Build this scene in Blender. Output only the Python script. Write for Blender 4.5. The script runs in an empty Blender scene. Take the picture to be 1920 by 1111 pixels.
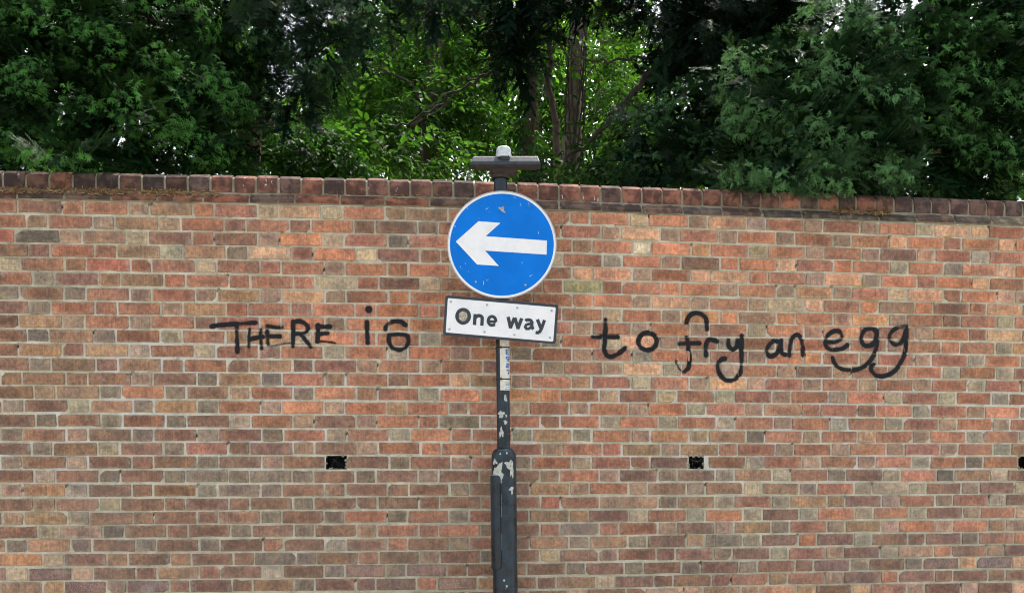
import bpy, math, random
import numpy as np
from mathutils import Vector

random.seed(7)
rng = np.random.default_rng(7)
scene = bpy.context.scene
COL = scene.collection

# ------------------------------------------------------------------ camera
F = 1800.0                       # focal length in pixels of a 1920 px wide picture
PITCH = math.radians(3.25)       # shift lens tilted slightly down
HORIZON = 866.6
PPY = HORIZON + F * math.tan(PITCH)
EYE = 1.5
cam_data = bpy.data.cameras.new('camera')
cam_data.sensor_width = 36.0
cam_data.lens = F / 1920 * 36.0
cam_data.shift_y = (PPY - 555.5) / 1920
cam_data.clip_start = 0.05
cam_data.clip_end = 2000
cam = bpy.data.objects.new('camera', cam_data)
cam.location = (0, 0, EYE)
cam.rotation_euler = (math.radians(90) - PITCH, 0, 0)
COL.objects.link(cam)
scene.camera = cam

# ------------------------------------------------------------------ sky, sun, exposure
SUN_EL, SUN_AZ = math.radians(60), math.radians(22)      # azimuth from +Y (behind the wall) towards +X
world = bpy.data.worlds.new('World')
scene.world = world
world.use_nodes = True
wn = world.node_tree.nodes
wl = world.node_tree.links
wn.clear()
sky = wn.new('ShaderNodeTexSky')
sky.sky_type = 'NISHITA'
sky.sun_disc = False
sky.sun_elevation = SUN_EL
sky.sun_rotation = SUN_AZ
sky.altitude = 0
sky.air_density = 1.0
sky.dust_density = 4.0
sky.ozone_density = 0.6
hs = wn.new('ShaderNodeHueSaturation')
hs.inputs['Saturation'].default_value = 0.45
bg = wn.new('ShaderNodeBackground')
bg.inputs['Strength'].default_value = 0.15
wo = wn.new('ShaderNodeOutputWorld')
wl.new(sky.outputs[0], hs.inputs['Color'])
wl.new(hs.outputs[0], bg.inputs['Color'])
wl.new(bg.outputs[0], wo.inputs['Surface'])
sun_data = bpy.data.lights.new('sun', 'SUN')
sun_data.energy = 3.5
sun_data.angle = math.radians(0.6)
sun_data.color = (1.0, 0.94, 0.84)
sun = bpy.data.objects.new('sun', sun_data)
sdir = Vector((math.sin(SUN_AZ) * math.cos(SUN_EL), math.cos(SUN_AZ) * math.cos(SUN_EL), math.sin(SUN_EL)))
sun.rotation_euler = (-sdir).to_track_quat('-Z', 'Y').to_euler()
sun.location = sdir * 30
COL.objects.link(sun)
scene.view_settings.view_transform = 'Standard'
scene.view_settings.look = 'None'
scene.view_settings.gamma = 1.0
scene.view_settings.use_curve_mapping = False
scene.view_settings.exposure = 1.31
scene.cycles.max_bounces = 8
scene.cycles.transparent_max_bounces = 12
scene.cycles.use_denoising = True
scene.cycles.pixel_filter_type = 'BLACKMAN_HARRIS'
scene.cycles.filter_width = 1.05

# ------------------------------------------------------------------ helpers
CP, SP = math.cos(PITCH), math.sin(PITCH)
def ray(x, y):
    a, b = (x - 960) / F, (PPY - y) / F
    return np.array([a, CP + b * SP, -SP + b * CP])
def P(x, y, Y):
    """point of the place that the photograph shows at (x, y), at depth Y"""
    d = ray(x, y)
    t = Y / d[1]
    return np.array([t * d[0], Y, EYE + t * d[2]])

def lin(r, g, b):
    return tuple(((c / 255) / 12.92 if c / 255 <= .04045 else ((c / 255 + .055) / 1.055) ** 2.4) for c in (r, g, b))

def mesh_obj(name, verts, faces, mat=None, parent=None, smooth=False, attrs=None):
    me = bpy.data.meshes.new(name)
    me.from_pydata([tuple(map(float, v)) for v in verts], [], [tuple(int(i) for i in f) for f in faces])
    if attrs:
        for k, (typ, vals) in attrs.items():
            at = me.attributes.new(k, typ, 'POINT')
            at.data.foreach_set('color' if typ == 'FLOAT_COLOR' else ('vector' if typ == 'FLOAT_VECTOR' else 'value'),
                                np.asarray(vals, dtype=np.float32).ravel())
    if smooth:
        me.polygons.foreach_set('use_smooth', [True] * len(me.polygons))
    if mat:
        me.materials.append(mat)
    me.update()
    o = bpy.data.objects.new(name, me)
    COL.objects.link(o)
    if parent:
        o.parent = parent
    return o

def big_mesh(name, V, T, mat, parent=None, attrs=None, smooth=False):
    """fast builder: V (n,3), T (m,k) with k = 3 or 4"""
    V = np.asarray(V, dtype=np.float32)
    T = np.asarray(T, dtype=np.int32)
    k = T.shape[1]
    me = bpy.data.meshes.new(name)
    me.vertices.add(len(V))
    me.vertices.foreach_set('co', V.ravel())
    me.loops.add(T.size)
    me.loops.foreach_set('vertex_index', T.ravel())
    me.polygons.add(len(T))
    me.polygons.foreach_set('loop_start', np.arange(0, T.size, k, dtype=np.int32))
    me.polygons.foreach_set('loop_total', np.full(len(T), k, dtype=np.int32))
    if attrs:
        for kk, (typ, vals) in attrs.items():
            at = me.attributes.new(kk, typ, 'POINT')
            at.data.foreach_set('color' if typ == 'FLOAT_COLOR' else ('vector' if typ == 'FLOAT_VECTOR' else 'value'),
                                np.asarray(vals, dtype=np.float32).ravel())
    me.polygons.foreach_set('use_smooth', np.full(len(T), smooth))
    me.update(calc_edges=True)
    me.materials.append(mat)
    o = bpy.data.objects.new(name, me)
    COL.objects.link(o)
    if parent:
        o.parent = parent
    return o

def tag(o, label=None, cat=None, group=None, kind=None):
    if label: o['label'] = label
    if cat: o['category'] = cat
    if group: o['group'] = group
    if kind: o['kind'] = kind
    return o

def empty(name, loc=(0, 0, 0)):
    o = bpy.data.objects.new(name, None)
    o.empty_display_size = 0.2
    o.location = loc
    COL.objects.link(o)
    return o

class MB:
    """collects vertices and faces of one mesh"""
    def __init__(s): s.v, s.f = [], []
    def add(s, v, f):
        n = len(s.v); s.v += [tuple(p) for p in v]; s.f += [tuple(i + n for i in q) for q in f]
    def box(s, x0, x1, y0, y1, z0, z1):
        s.add([(x0, y0, z0), (x1, y0, z0), (x1, y1, z0), (x0, y1, z0), (x0, y0, z1), (x1, y0, z1), (x1, y1, z1), (x0, y1, z1)],
              [(0, 3, 2, 1), (4, 5, 6, 7), (0, 1, 5, 4), (1, 2, 6, 5), (2, 3, 7, 6), (3, 0, 4, 7)])
    def lathe(s, prof, n=32, cx=0, cy=0):
        v = [(cx + r * math.cos(2 * math.pi * i / n), cy + r * math.sin(2 * math.pi * i / n), z) for r, z in prof for i in range(n)]
        f = [(j * n + i, j * n + (i + 1) % n, (j + 1) * n + (i + 1) % n, (j + 1) * n + i) for j in range(len(prof) - 1) for i in range(n)]
        f.append(tuple(range(n))[::-1]); f.append(tuple((len(prof) - 1) * n + i for i in range(n)))
        s.add(v, f)
    def prism(s, pts, y0, y1):
        """outline in x,z given counter-clockwise seen from the front (-y); front face at y0"""
        n = len(pts)
        s.add([(x, y0, z) for x, z in pts] + [(x, y1, z) for x, z in pts],
              [tuple(range(n)), tuple(range(2 * n - 1, n - 1, -1))] + [(i, i + n, (i + 1) % n + n, (i + 1) % n) for i in range(n)])
    def tube(s, pts, rad, n=8):
        pts = [Vector(p) for p in pts]
        rings = []
        u = None
        for i, p in enumerate(pts):
            t = (pts[min(i + 1, len(pts) - 1)] - pts[max(i - 1, 0)]).normalized()
            if u is None:
                u = t.orthogonal().normalized()
            u = (u - t * u.dot(t)).normalized()
            w = t.cross(u)
            r = rad[i] if hasattr(rad, '__len__') else rad
            rings.append([p + (u * math.cos(2 * math.pi * k / n) + w * math.sin(2 * math.pi * k / n)) * r for k in range(n)])
        v = [tuple(q) for r in rings for q in r]
        f = [(j * n + i, j * n + (i + 1) % n, (j + 1) * n + (i + 1) % n, (j + 1) * n + i) for j in range(len(pts) - 1) for i in range(n)]
        f += [tuple(range(n))[::-1], tuple((len(pts) - 1) * n + i for i in range(n))]
        s.add(v, f)
    def build(s, name, mat, parent=None, smooth=False):
        o = mesh_obj(name, s.v, s.f, mat, parent, smooth)
        if smooth:
            try:
                o.data.set_sharp_from_angle(angle=math.radians(38))
            except Exception:
                pass
        return o

def spline(pts, n=8):
    """Catmull-Rom through pts"""
    pts = [np.asarray(p, float) for p in pts]
    if len(pts) < 3:
        return [pts[0] + (pts[1] - pts[0]) * t for t in np.linspace(0, 1, n + 1)]
    ext = [2 * pts[0] - pts[1]] + pts + [2 * pts[-1] - pts[-2]]
    out = []
    for i in range(1, len(ext) - 2):
        p0, p1, p2, p3 = ext[i - 1:i + 3]
        for t in np.linspace(0, 1, n, endpoint=False):
            out.append(.5 * ((2 * p1) + (-p0 + p2) * t + (2 * p0 - 5 * p1 + 4 * p2 - p3) * t * t + (-p0 + 3 * p1 - 3 * p2 + p3) * t ** 3))
    out.append(pts[-1])
    return out

# ------------------------------------------------------------------ material helpers
class NT:
    def __init__(s, name):
        s.m = bpy.data.materials.new(name); s.m.use_nodes = True
        s.n, s.l = s.m.node_tree.nodes, s.m.node_tree.links
        s.b = s.n['Principled BSDF']; s.out = s.n['Material Output']
    def node(s, t, **k):
        n = s.n.new(t)
        for a, b in k.items(): setattr(n, a, b)
        return n
    def link(s, a, b): s.l.new(a, b)
    def val(s, sock, v):
        if hasattr(v, 'is_linked') or hasattr(v, 'links'): s.l.new(v, sock)
        else: sock.default_value = v
    def pos(s):
        return s.node('ShaderNodeNewGeometry').outputs['Position']
    def attr(s, name, out='Color'):
        return s.node('ShaderNodeAttribute', attribute_name=name).outputs[out]
    def mapping(s, vec, scale=(1, 1, 1), loc=(0, 0, 0)):
        m = s.node('ShaderNodeMapping'); s.link(vec, m.inputs['Vector'])
        m.inputs['Scale'].default_value = scale; m.inputs['Location'].default_value = loc
        return m.outputs[0]
    def noise(s, vec, scale, detail=4, rough=.55, out='Fac', dist=0):
        n = s.node('ShaderNodeTexNoise'); s.link(vec, n.inputs['Vector'])
        n.inputs['Scale'].default_value = scale; n.inputs['Detail'].default_value = detail
        n.inputs['Roughness'].default_value = rough; n.inputs['Distortion'].default_value = dist
        return n.outputs[out]
    def ramp(s, fac, a, b, lo=0., hi=1.):
        n = s.node('ShaderNodeMapRange'); n.interpolation_type = 'SMOOTHSTEP'
        s.val(n.inputs['Value'], fac)
        for k, v in zip(('From Min', 'From Max', 'To Min', 'To Max'), (a, b, lo, hi)): n.inputs[k].default_value = v
        return n.outputs[0]
    def math(s, op, a, b=0., c=None):
        n = s.node('ShaderNodeMath', operation=op); s.val(n.inputs[0], a); s.val(n.inputs[1], b)
        if c is not None: s.val(n.inputs[2], c)
        return n.outputs[0]
    def mix(s, fac, a, b, blend='MIX'):
        n = s.node('ShaderNodeMix', data_type='RGBA', blend_type=blend)
        s.val(n.inputs[0], fac)
        for sock, v in ((n.inputs[6], a), (n.inputs[7], b)):
            if isinstance(v, tuple): sock.default_value = (*v, 1) if len(v) == 3 else v
            else: s.val(sock, v)
        return n.outputs[2]
    def bump(s, h, strength=.3, dist=.002, normal=None):
        n = s.node('ShaderNodeBump'); n.inputs['Strength'].default_value = strength; n.inputs['Distance'].default_value = dist
        s.link(h, n.inputs['Height'])
        if normal: s.link(normal, n.inputs['Normal'])
        return n.outputs[0]
    def set(s, **k):
        for a, v in k.items():
            sock = s.b.inputs[a.replace('_', ' ')]
            if isinstance(v, tuple): sock.default_value = (*v, 1)
            else: s.val(sock, v)
        return s

def simple(name, col, rough=.6, var=.15, scale=20, metal=0., bump=0., spec=.5):
    t = NT(name); p = t.pos()
    n = t.noise(p, scale, 5)
    c = t.mix(t.ramp(n, .3, .7), tuple(x * (1 - var) for x in col), tuple(min(1, x * (1 + var)) for x in col))
    t.set(Base_Color=c, Roughness=rough, Metallic=metal)
    t.b.inputs['Specular IOR Level'].default_value = spec
    if bump:
        t.link(t.bump(t.noise(p, scale * 8, 6), bump, .002), t.b.inputs['Normal'])
    return t.m

# ---- brick
def brick_material():
    t = NT('fired_brick')
    p = t.pos()
    base = t.attr('bcol')
    crust = t.attr('bcol', 'Alpha')
    uv = t.attr('bpos', 'Vector')
    sep = t.node('ShaderNodeSeparateXYZ'); t.link(uv, sep.inputs[0])
    au = t.math('ABSOLUTE', sep.outputs[0]); av = t.math('ABSOLUTE', sep.outputs[1])
    edge = t.math('MAXIMUM', au, av)
    seed = sep.outputs[2]
    off = t.node('ShaderNodeCombineXYZ'); t.link(t.math('MULTIPLY', seed, 37.), off.inputs[0]); t.link(t.math('MULTIPLY', seed, 11.), off.inputs[2])
    va = t.node('ShaderNodeVectorMath', operation='ADD'); t.link(p, va.inputs[0]); t.link(off.outputs[0], va.inputs[1])
    q = va.outputs[0]
    big = t.noise(q, 11, 3, .5)
    col = t.mix(t.ramp(big, .35, .68), t.mix(1., base, (.74, .77, .82), 'MULTIPLY'), t.mix(1., base, (1.12, 1.10, 1.08), 'MULTIPLY'))
    # firing mark: a darker middle with a paler border on some bricks
    e2 = t.math('ADD', edge, t.math('MULTIPLY', t.math('SUBTRACT', t.noise(q, 24, 3), .5), .55))
    kiss = t.math('MULTIPLY', t.ramp(e2, .88, .45), t.ramp(t.math('FRACT', t.math('MULTIPLY', seed, 7.13)), .45, .75))
    col = t.mix(t.math('MULTIPLY', kiss, .45), col, t.mix(1., col, (.62, .56, .60), 'MULTIPLY'))
    rim = t.math('MULTIPLY', t.ramp(e2, .8, 1.05), t.ramp(t.math('FRACT', t.math('MULTIPLY', seed, 3.7)), .2, .6))
    col = t.mix(t.math('MULTIPLY', rim, .35), col, t.mix(1., col, (1.28, 1.26, 1.2), 'MULTIPLY'))
    # drag-wire grain: fine upright streaks
    streak = t.noise(t.mapping(q, (230, 230, 5)), 1., 2, .5)
    col = t.mix(1., col, t.mix(t.ramp(streak, .3, .7), (.86, .86, .86), (1.12, 1.12, 1.12)), 'MULTIPLY')
    mott = t.noise(q, 52, 4, .7)
    col = t.mix(1., col, t.mix(t.ramp(mott, .34, .66), (.72, .72, .74), (1.25, 1.23, 1.2)), 'MULTIPLY')
    # pits, specks, and soot
    sp = t.noise(q, 260, 2, .5)
    col = t.mix(t.ramp(sp, .62, .70, 0, .7), col, (.035, .03, .027))
    sp2 = t.noise(q, 190, 2, .6)
    col = t.mix(t.ramp(sp2, .70, .76, 0, .5), col, (.55, .5, .44))
    soot = t.noise(p, 3.1, 6, .62)
    col = t.mix(t.ramp(soot, .50, .78, 0, .38), col, (.13, .105, .085))
    # mortar smeared over the arrises
    sm = t.math('MULTIPLY', t.ramp(t.noise(p, 34, 5, .65), .48, .64), t.ramp(edge, .66, 1.0))
    col = t.mix(t.math('MULTIPLY', sm, .55), col, (.40, .385, .33))
    sm2 = t.noise(p, 8, 7, .7)
    col = t.mix(t.ramp(sm2, .60, .74, 0, .5), col, (.44, .40, .35))
    zz = t.node('ShaderNodeSeparateXYZ'); t.link(p, zz.inputs[0])
    bloom = t.math('MULTIPLY', t.ramp(t.noise(p, 2.4, 6, .65), .38, .68), t.ramp(zz.outputs[2], 1.9, 1.1, 0, .14))
    col = t.mix(bloom, col, (.38, .325, .27))
    # salt crust
    cr = t.math('MULTIPLY', crust, t.ramp(t.noise(p, 150, 4, .75), .46, .64))
    cr = t.math('MULTIPLY', cr, t.ramp(edge, 1.0, .6))
    col = t.mix(t.math('MULTIPLY', cr, .6), col, (.56, .53, .50))
    t.set(Base_Color=col, Roughness=.88)
    t.b.inputs['Specular IOR Level'].default_value = .25
    h = t.math('ADD', t.math('MULTIPLY', streak, .7), t.math('ADD', t.noise(q, 120, 5, .7), t.math('MULTIPLY', t.noise(q, 30, 4), 1.2)))
    t.link(t.bump(h, .55, .003), t.b.inputs['Normal'])
    return t.m

def mortar_material(name='lime_mortar', k=1.):
    t = NT(name); p = t.pos()
    n = t.noise(p, 9, 6, .6)
    col = t.mix(t.ramp(n, .3, .7), lin(194, 188, 162), lin(232, 226, 204))
    col = t.mix(t.ramp(t.noise(p, 2.1, 5, .6), .46, .68, 0, .25), col, lin(138, 134, 112))
    n2 = t.noise(p, 140, 4, .7)
    col = t.mix(t.ramp(n2, .35, .7), t.mix(1., col, (.80, .80, .78), 'MULTIPLY'), col)
    sx = t.node('ShaderNodeSeparateXYZ'); t.link(p, sx.inputs[0])
    band = t.math('MULTIPLY', t.ramp(sx.outputs[2], 1.25, 1.5), t.ramp(sx.outputs[2], 2.6, 2.0))
    lime = t.math('MULTIPLY', t.ramp(t.noise(p, 4.2, 6, .75), .46, .58), band)
    col = t.mix(t.math('MULTIPLY', lime, .5), col, lin(234, 236, 232))
    moss = t.math('MULTIPLY', t.ramp(t.noise(p, 7.5, 6, .7), .56, .66), t.ramp(sx.outputs[0], 1.3, 2.4))
    moss = t.math('MULTIPLY', moss, t.ramp(sx.outputs[2], 1.7, 2.2))
    col = t.mix(t.math('MULTIPLY', moss, .75), col, lin(165, 152, 72))
    green = t.ramp(t.noise(p, 5.1, 6, .7), .56, .70, 0, .55)
    col = t.mix(green, col, lin(142, 142, 116))
    pit = t.ramp(t.noise(p, 60, 3, .6), .66, .74, 0, .7)
    col = t.mix(pit, col, (.05, .045, .04))
    if k < 1: col = t.mix(1., col, (k, k * .98, k * .9), 'MULTIPLY')
    t.set(Base_Color=col, Roughness=.95)
    t.b.inputs['Specular IOR Level'].default_value = .2
    h = t.math('ADD', t.noise(p, 160, 6, .75), t.math('MULTIPLY', t.noise(p, 40, 4), 1.5))
    t.link(t.bump(h, .8, .005), t.b.inputs['Normal'])
    return t.m

def coping_material():
    t = NT('coping_brick'); p = t.pos()
    base = t.attr('bcol')
    big = t.noise(p, 14, 6, .65)
    col = t.mix(t.ramp(big, .42, .62), t.mix(1., base, (.46, .46, .48), 'MULTIPLY'), t.mix(1., base, (1.25, 1.17, 1.08), 'MULTIPLY'))
    sp = t.noise(p, 90, 4, .7)
    col = t.mix(t.ramp(sp, .60, .70, 0, .8), col, (.03, .027, .025))
    drop = t.math('MULTIPLY', t.ramp(t.noise(t.mapping(p, (1, 1, .45)), 46, 3, .6), .665, .70), t.ramp(t.noise(p, 3.3, 2), .47, .56))
    col = t.mix(t.math('MULTIPLY', drop, .85), col, (.62, .61, .58))
    lich = t.ramp(t.noise(p, 26, 5, .7), .60, .72, 0, .5)
    col = t.mix(lich, col, lin(120, 112, 86))
    t.set(Base_Color=col, Roughness=.85)
    t.b.inputs['Specular IOR Level'].default_value = .3
    t.link(t.bump(t.math('ADD', t.noise(p, 60, 6, .7), big), .6, .006), t.b.inputs['Normal'])
    return t.m

M_BRICK, M_MORTAR, M_COPING = brick_material(), mortar_material(), coping_material()
M_MORTAR_OLD = mortar_material('weathered_mortar', .5)

def pocket_shade_material():
    return simple('shade_dark_pocket', (.020, .018, .016), .95, .5, 60, bump=.8)  # near-black colour stands in for the shade deep inside the holes
M_POCKET = pocket_shade_material()

# ------------------------------------------------------------------ ground
M_EARTH = simple('garden_earth', (.09, .075, .05), .95, .35, 3, bump=.5)
M_PAVE = simple('pavement_slab', (.33, .31, .275), .9, .15, 2.5, bump=.3)
g = MB(); g.add([(-600, -600, 0), (600, -600, 0), (600, 900, 0), (-600, 900, 0)], [(0, 1, 2, 3)])
tag(g.build('ground', M_EARTH), kind='structure')

# ------------------------------------------------------------------ the wall's plan: a long wall with a slight bend
XI = np.arange(-1100, 3101, 5.0)
INV = .18315 - 9.65e-6 * (XI - 820) - 3.2e-6 * (np.sqrt((XI - 820) ** 2 + 150 ** 2) - 150)
DY = 1.0 / INV
DX = (XI - 960) / F * DY * CP
SS = np.concatenate([[0], np.cumsum(np.hypot(np.diff(DX), np.diff(DY)))])
SS -= np.interp(960, XI, SS)
def wall_xy(s):
    x = np.interp(s, SS, DX); y = np.interp(s, SS, DY)
    e = .05
    tx = np.interp(s + e, SS, DX) - np.interp(s - e, SS, DX); ty = np.interp(s + e, SS, DY) - np.interp(s - e, SS, DY)
    n = np.hypot(tx, ty)
    return x, y, ty / n, -tx / n
def W(s, h, z):
    """wall coordinates (length, height of relief, z) to the place"""
    x, y, nx, ny = wall_xy(s)
    return np.stack(np.broadcast_arrays(x + nx * h, y + ny * h, np.asarray(z, float) + 0 * np.asarray(s, float)), -1)
def px_wall(x, y):
    """pixel to (s, z) on the wall's face"""
    d = ray(x, y)
    t = 5.4
    for _ in range(30):
        t = np.interp(t * d[0], DX, DY) / d[1]
    return float(np.interp(t * d[0], DX, SS)), EYE + t * d[2]

# ------------------------------------------------------------------ brickwork
ROWS = [  # colour letter per brick; duller letters at left partly hold the dimmer light
"RrORPTORBoBOTTROOROOBOPoPRPRPOBooRO","RPRPTPRrRrOrrPRRRRRPoPRPOPRPOoOROoO","SKPTBmRrPOBRDOROORTOWOYOBOPRPmoRGRo",
"rrRRTGTDoROBmRRORGRGOPmOOoROOGODOoO","GrrSRRBRRRPOROPRORooPOooORPoPOROoRo","RGmTTSRRRRGRmBRRRRySOOOPOPoPOBoROoP",
"DrDRPRPTPoPROORRRROOPoPRPBoROTORRoO","rDRRRPTSRROOOORRRRRBRPYOTOOPYPRrRGO","rTDRPRrROOPOOORRRRPRPOPRBOPYRRPORoO",
"rDTDRGRTTGOORGRRRGOBoPRGRPOPRPRORGY","rTRTGRGRPRGOGOPRDRPRGOPRPOYRPRPRGOP","rDrmTrRrTrRPRPRmRDRPoGOPRPrPRPOGRGR",
"rrrrPrDTDRTRrOoTPOTRGOPoPRPRPRPRGRP","rPTDRDTPRDOrRGOOYORPRBRGRPRPOGRGRGR","DrGTDTDRPOPOTRPRPRPOPOGRPTRRTOGRPOP",
"rDrDrDrGRPrPRRDPRROGOGRGRPRGRGRPRPR","DrPrDrDrDRPRGORRGTGRPYBTKRPRoRPRGRG","rDrGrDRrrPrPRORRRPRSTPTRRDRPOPRPRGT",
"DrPrRrDrPrHrDRPRDRPRrmHrGRPRPRGRDRH","rGrDrDDDDDrDrPrrrTRPrDmGTGRDmGOKTBr","PTGrrrGDDrrRrrDrmTPRPrDrGTDRGBGmPmG",
"rPrGrrrmrDrrrrrRRSRPTDTBRGTTmPRPRGm","PTGrrrrrDrDRDRDRRTTmGRGOGmGOGOGmPRP","rGPKrrrDrDrTRRRTrRDRRPrPTDRDTPOPOTP",
"DTDrDrDrRrGrRrDrmTPTDrTDGmOmGrrrDmO","YBmTrTrrDDrRrPrDrBrPrmmDmGrPmGPOrPm","BmorrTRrGrDmDmrrTrDmDrDrDmRmGmDmomo",
"TTmPmRmrTDrmmOmTrrTBmrrrRTRPmOrrmTr","TrTrPrTrPrTrTrTrTrorRooTooomoRPmoRo"]
CODE = {'R': (158, 93, 68), 'r': (128, 86, 66), 'O': (188, 108, 72), 'o': (204, 146, 110), 'S': (164, 84, 62), 'm': (124, 82, 71),
        'T': (154, 112, 80), 'B': (180, 154, 122), 'W': (208, 188, 156), 'G': (154, 142, 122), 'D': (122, 107, 93), 'K': (88, 84, 74),
        'P': (158, 122, 102), 'Y': (198, 130, 76), 'y': (168, 152, 92)}
# header centres measured at four places along each course (pixels)
EV = {0: [136.6, 741.4, 1309, 1837.7], 2: [132, 746, 1313.7, 1838], 4: [141, 746, 1313.7, 1838.8], 6: [140, 748, 1313, 1834], 8: [138, 748, 1312, 1833.6],
      10: [137, 746, 1313, 1831], 12: [144, 747, 1310.4, 1830.7], 14: [147.7, 743.6, 1306, 1830], 16: [144, 750, 1310, 1828], 18: [144, 749.5, 1309, 1827.7],
      20: [144, 746.5, 1305, 1820], 22: [147, 744.7, 1305, 1822], 24: [153, 745.8, 1304, 1819], 26: [155, 743, 1296, 1815], 28: [156, 745, 1300, 1818]}
OD = {1: [69, 802.7, 1255.8, 1787], 3: [72.7, 807, 1259, 1787.5], 5: [81, 808, 1258, 1786], 7: [74.7, 803.8, 1259, 1785], 9: [71, 806, 1255, 1783],
      11: [75, 808, 1260, 1783.8], 13: [84, 805.6, 1250.6, 1776], 15: [87, 804, 1252.8, 1777.9], 17: [79, 808, 1257.6, 1780], 19: [83.5, 803, 1251.7, 1773],
      21: [83, 805.6, 1252, 1770.5], 23: [91, 804, 1251.7, 1770], 25: [99.7, 806, 1248.7, 1768], 27: [99.7, 800, 1244, 1770]}
COURSE = .077
def row_z(r): return EYE + (18 - r) * COURSE
def px_s(x, z):
    # pixel column to s at height z
    lo, hi = 200., 1100.
    y = 600.
    for _ in range(40):
        y = (lo + hi) / 2
        if px_wall(x, y)[1] > z: lo = y
        else: hi = y
    return px_wall(x, y)[0]
anchors = {}
for r in range(29):
    ks = [0, 5, 10, 15] if r % 2 == 0 else [-.5, 5.5, 9.5, 14.5]
    xs = EV[r] if r % 2 == 0 else OD[r]
    anchors[r] = (ks, [px_s(x, row_z(r)) for x in xs])
def s_at(r, k):
    rr = r if r < 29 else (28 if r % 2 == 0 else 27)
    ks, ss = anchors[rr]
    if k < ks[0]: return ss[0] + (k - ks[0]) * .352
    if k > ks[3]: return ss[3] + (k - ks[3]) * .348
    return float(np.interp(k, ks, ss))

wall = empty('brick_wall', tuple(W(0, 0, 0)))
tag(wall, 'long weathered red and grey brick garden wall with a rounded brick coping', 'wall')
WL = wall.location.copy()
def Wl(s, h, z): return W(s, h, z) - np.array(WL)

HOLES = []      # (s0, s1, z0, z1)
bricks = []     # dicts
for r in range(38):
    for j in range(-9, 44):
        k = j / 2 - 1
        header = (r % 2) == (j % 2)
        sc = s_at(r, k)
        pitch = (s_at(r, k + 1) - s_at(r, k - 1)) / 2
        w = pitch * (.295 if header else .634)
        code = ROWS[r][j] if (r < 29 and 0 <= j < 35) else random.choice('PGDPTGP' if header else ('RrRTOrR' if r < 22 else 'rmrTrRm'))
        if code == 'H':
            HOLES.append((sc - w / 2 - .005, sc + w / 2 + (-.016 if j == 22 else .006), row_z(r) - .037, row_z(r) + .038))
            continue
        bricks.append(dict(r=r, j=j, s=sc, z=row_z(r) + .0022 * math.sin(1.7 * sc + r * 1.3) + random.gauss(0, .0008), w=w + random.gauss(0, .0022), h=.0640 + random.gauss(0, .0009),
                           hdr=header, code=code, face=max(-.0008, random.gauss(0.0004, .0013)), vis=(r < 29 and 0 <= j < 35)))

def brick_geo(b):
    """irregular eight to ten sided face, eased arris, and body running back into the wall"""
    hw, hh = b['w'] / 2, b['h'] / 2
    big = random.random()
    cuts = [abs(random.gauss(.0022, .0018)) + .0006 for _ in range(4)]
    if big < .24: cuts[random.randrange(4)] = random.uniform(.008, .026)
    if b['r'] == 2 and b['j'] == 1: cuts[3] = .04
    pts = []
    for q, (sx, sz) in enumerate(((-1, -1), (1, -1), (1, 1), (-1, 1))):
        c = cuts[q]; cz = min(c * random.uniform(.6, 1.1), hh * .8)
        a = (sx * (hw - c), sz * hh); d = (sx * hw, sz * (hh - cz))
        pts += [d, a] if (sx * sz > 0) else [a, d]
    if random.random() < .5:                                   # a nick in the long edge
        t = random.uniform(-.6, .6) * hw; e = random.choice((-1, 1)); dpt = random.uniform(.0005, .0035)
        nick = (t, e * (hh - dpt))
        i = 2 if e < 0 else 6
        order = pts
        # insert between the two long-edge points
        for i in range(len(order)):
            p0, p1 = order[i], order[(i + 1) % len(order)]
            if abs(p0[1] - e * hh) < 1e-6 and abs(p1[1] - e * hh) < 1e-6:
                order.insert(i + 1, nick); break
    pts = [(x + random.gauss(0, .0011), z + random.gauss(0, .0009)) for x, z in pts]
    rot = random.gauss(0, .004)
    pts = [(x - rot * z, z + rot * x) for x, z in pts]
    n = len(pts)
    f0 = b['face']; tilt = random.gauss(0, .008); tiltz = random.gauss(0, .012)
    ease = random.uniform(.0016, .0032)
    vs, vz, vh = [], [], []
    for shr, dep in ((ease, 0.), (0., -ease), (0., -.05)):
        for x, z in pts:
            L = math.hypot(x, z)
            xx, zz = x - math.copysign(min(shr, abs(x)), x), z - math.copysign(min(shr, abs(z)), z)
            vs.append(b['s'] + xx); vz.append(b['z'] + zz); vh.append(f0 + dep + (tilt * x + tiltz * z if dep > -.01 else 0))
    V = Wl(np.array(vs), np.array(vh), np.array(vz))
    faces = [tuple(range(n))] + [(i, n + i, n + (i + 1) % n, (i + 1) % n) for i in range(n)] + [(n + i, 2 * n + i, 2 * n + (i + 1) % n, n + (i + 1) % n) for i in range(n)]
    c = np.array(lin(*CODE[b['code']]))
    c = c * np.array([.88, .92, .84]) + (c @ np.array([.3, .55, .15])) * np.array([.16, .15, .10])
    c = c * .75 + np.array([.365, .232, .162]) * .26
    c = c * .93 + (c @ np.array([.3, .55, .15])) * np.array([.09, .088, .07])
    c = c * 1.31 * math.exp(random.gauss(0, .09)) * np.array([math.exp(random.gauss(0, .04)), 1, math.exp(random.gauss(0, .05))])
    crust = 0.
    if b['r'] >= 26 and b['code'] in 'mRoP' and random.random() < .55: crust = random.uniform(.5, 1)
    elif random.random() < .02: crust = random.uniform(.2, .6)
    seed = random.random()
    bcol = [(*c, crust)] * (3 * n)
    bpos = [((s_ - b['s']) / hw, (z_ - b['z']) / hh, seed) for s_, z_ in zip(vs, vz)]
    return V, faces, bcol, bpos

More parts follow.
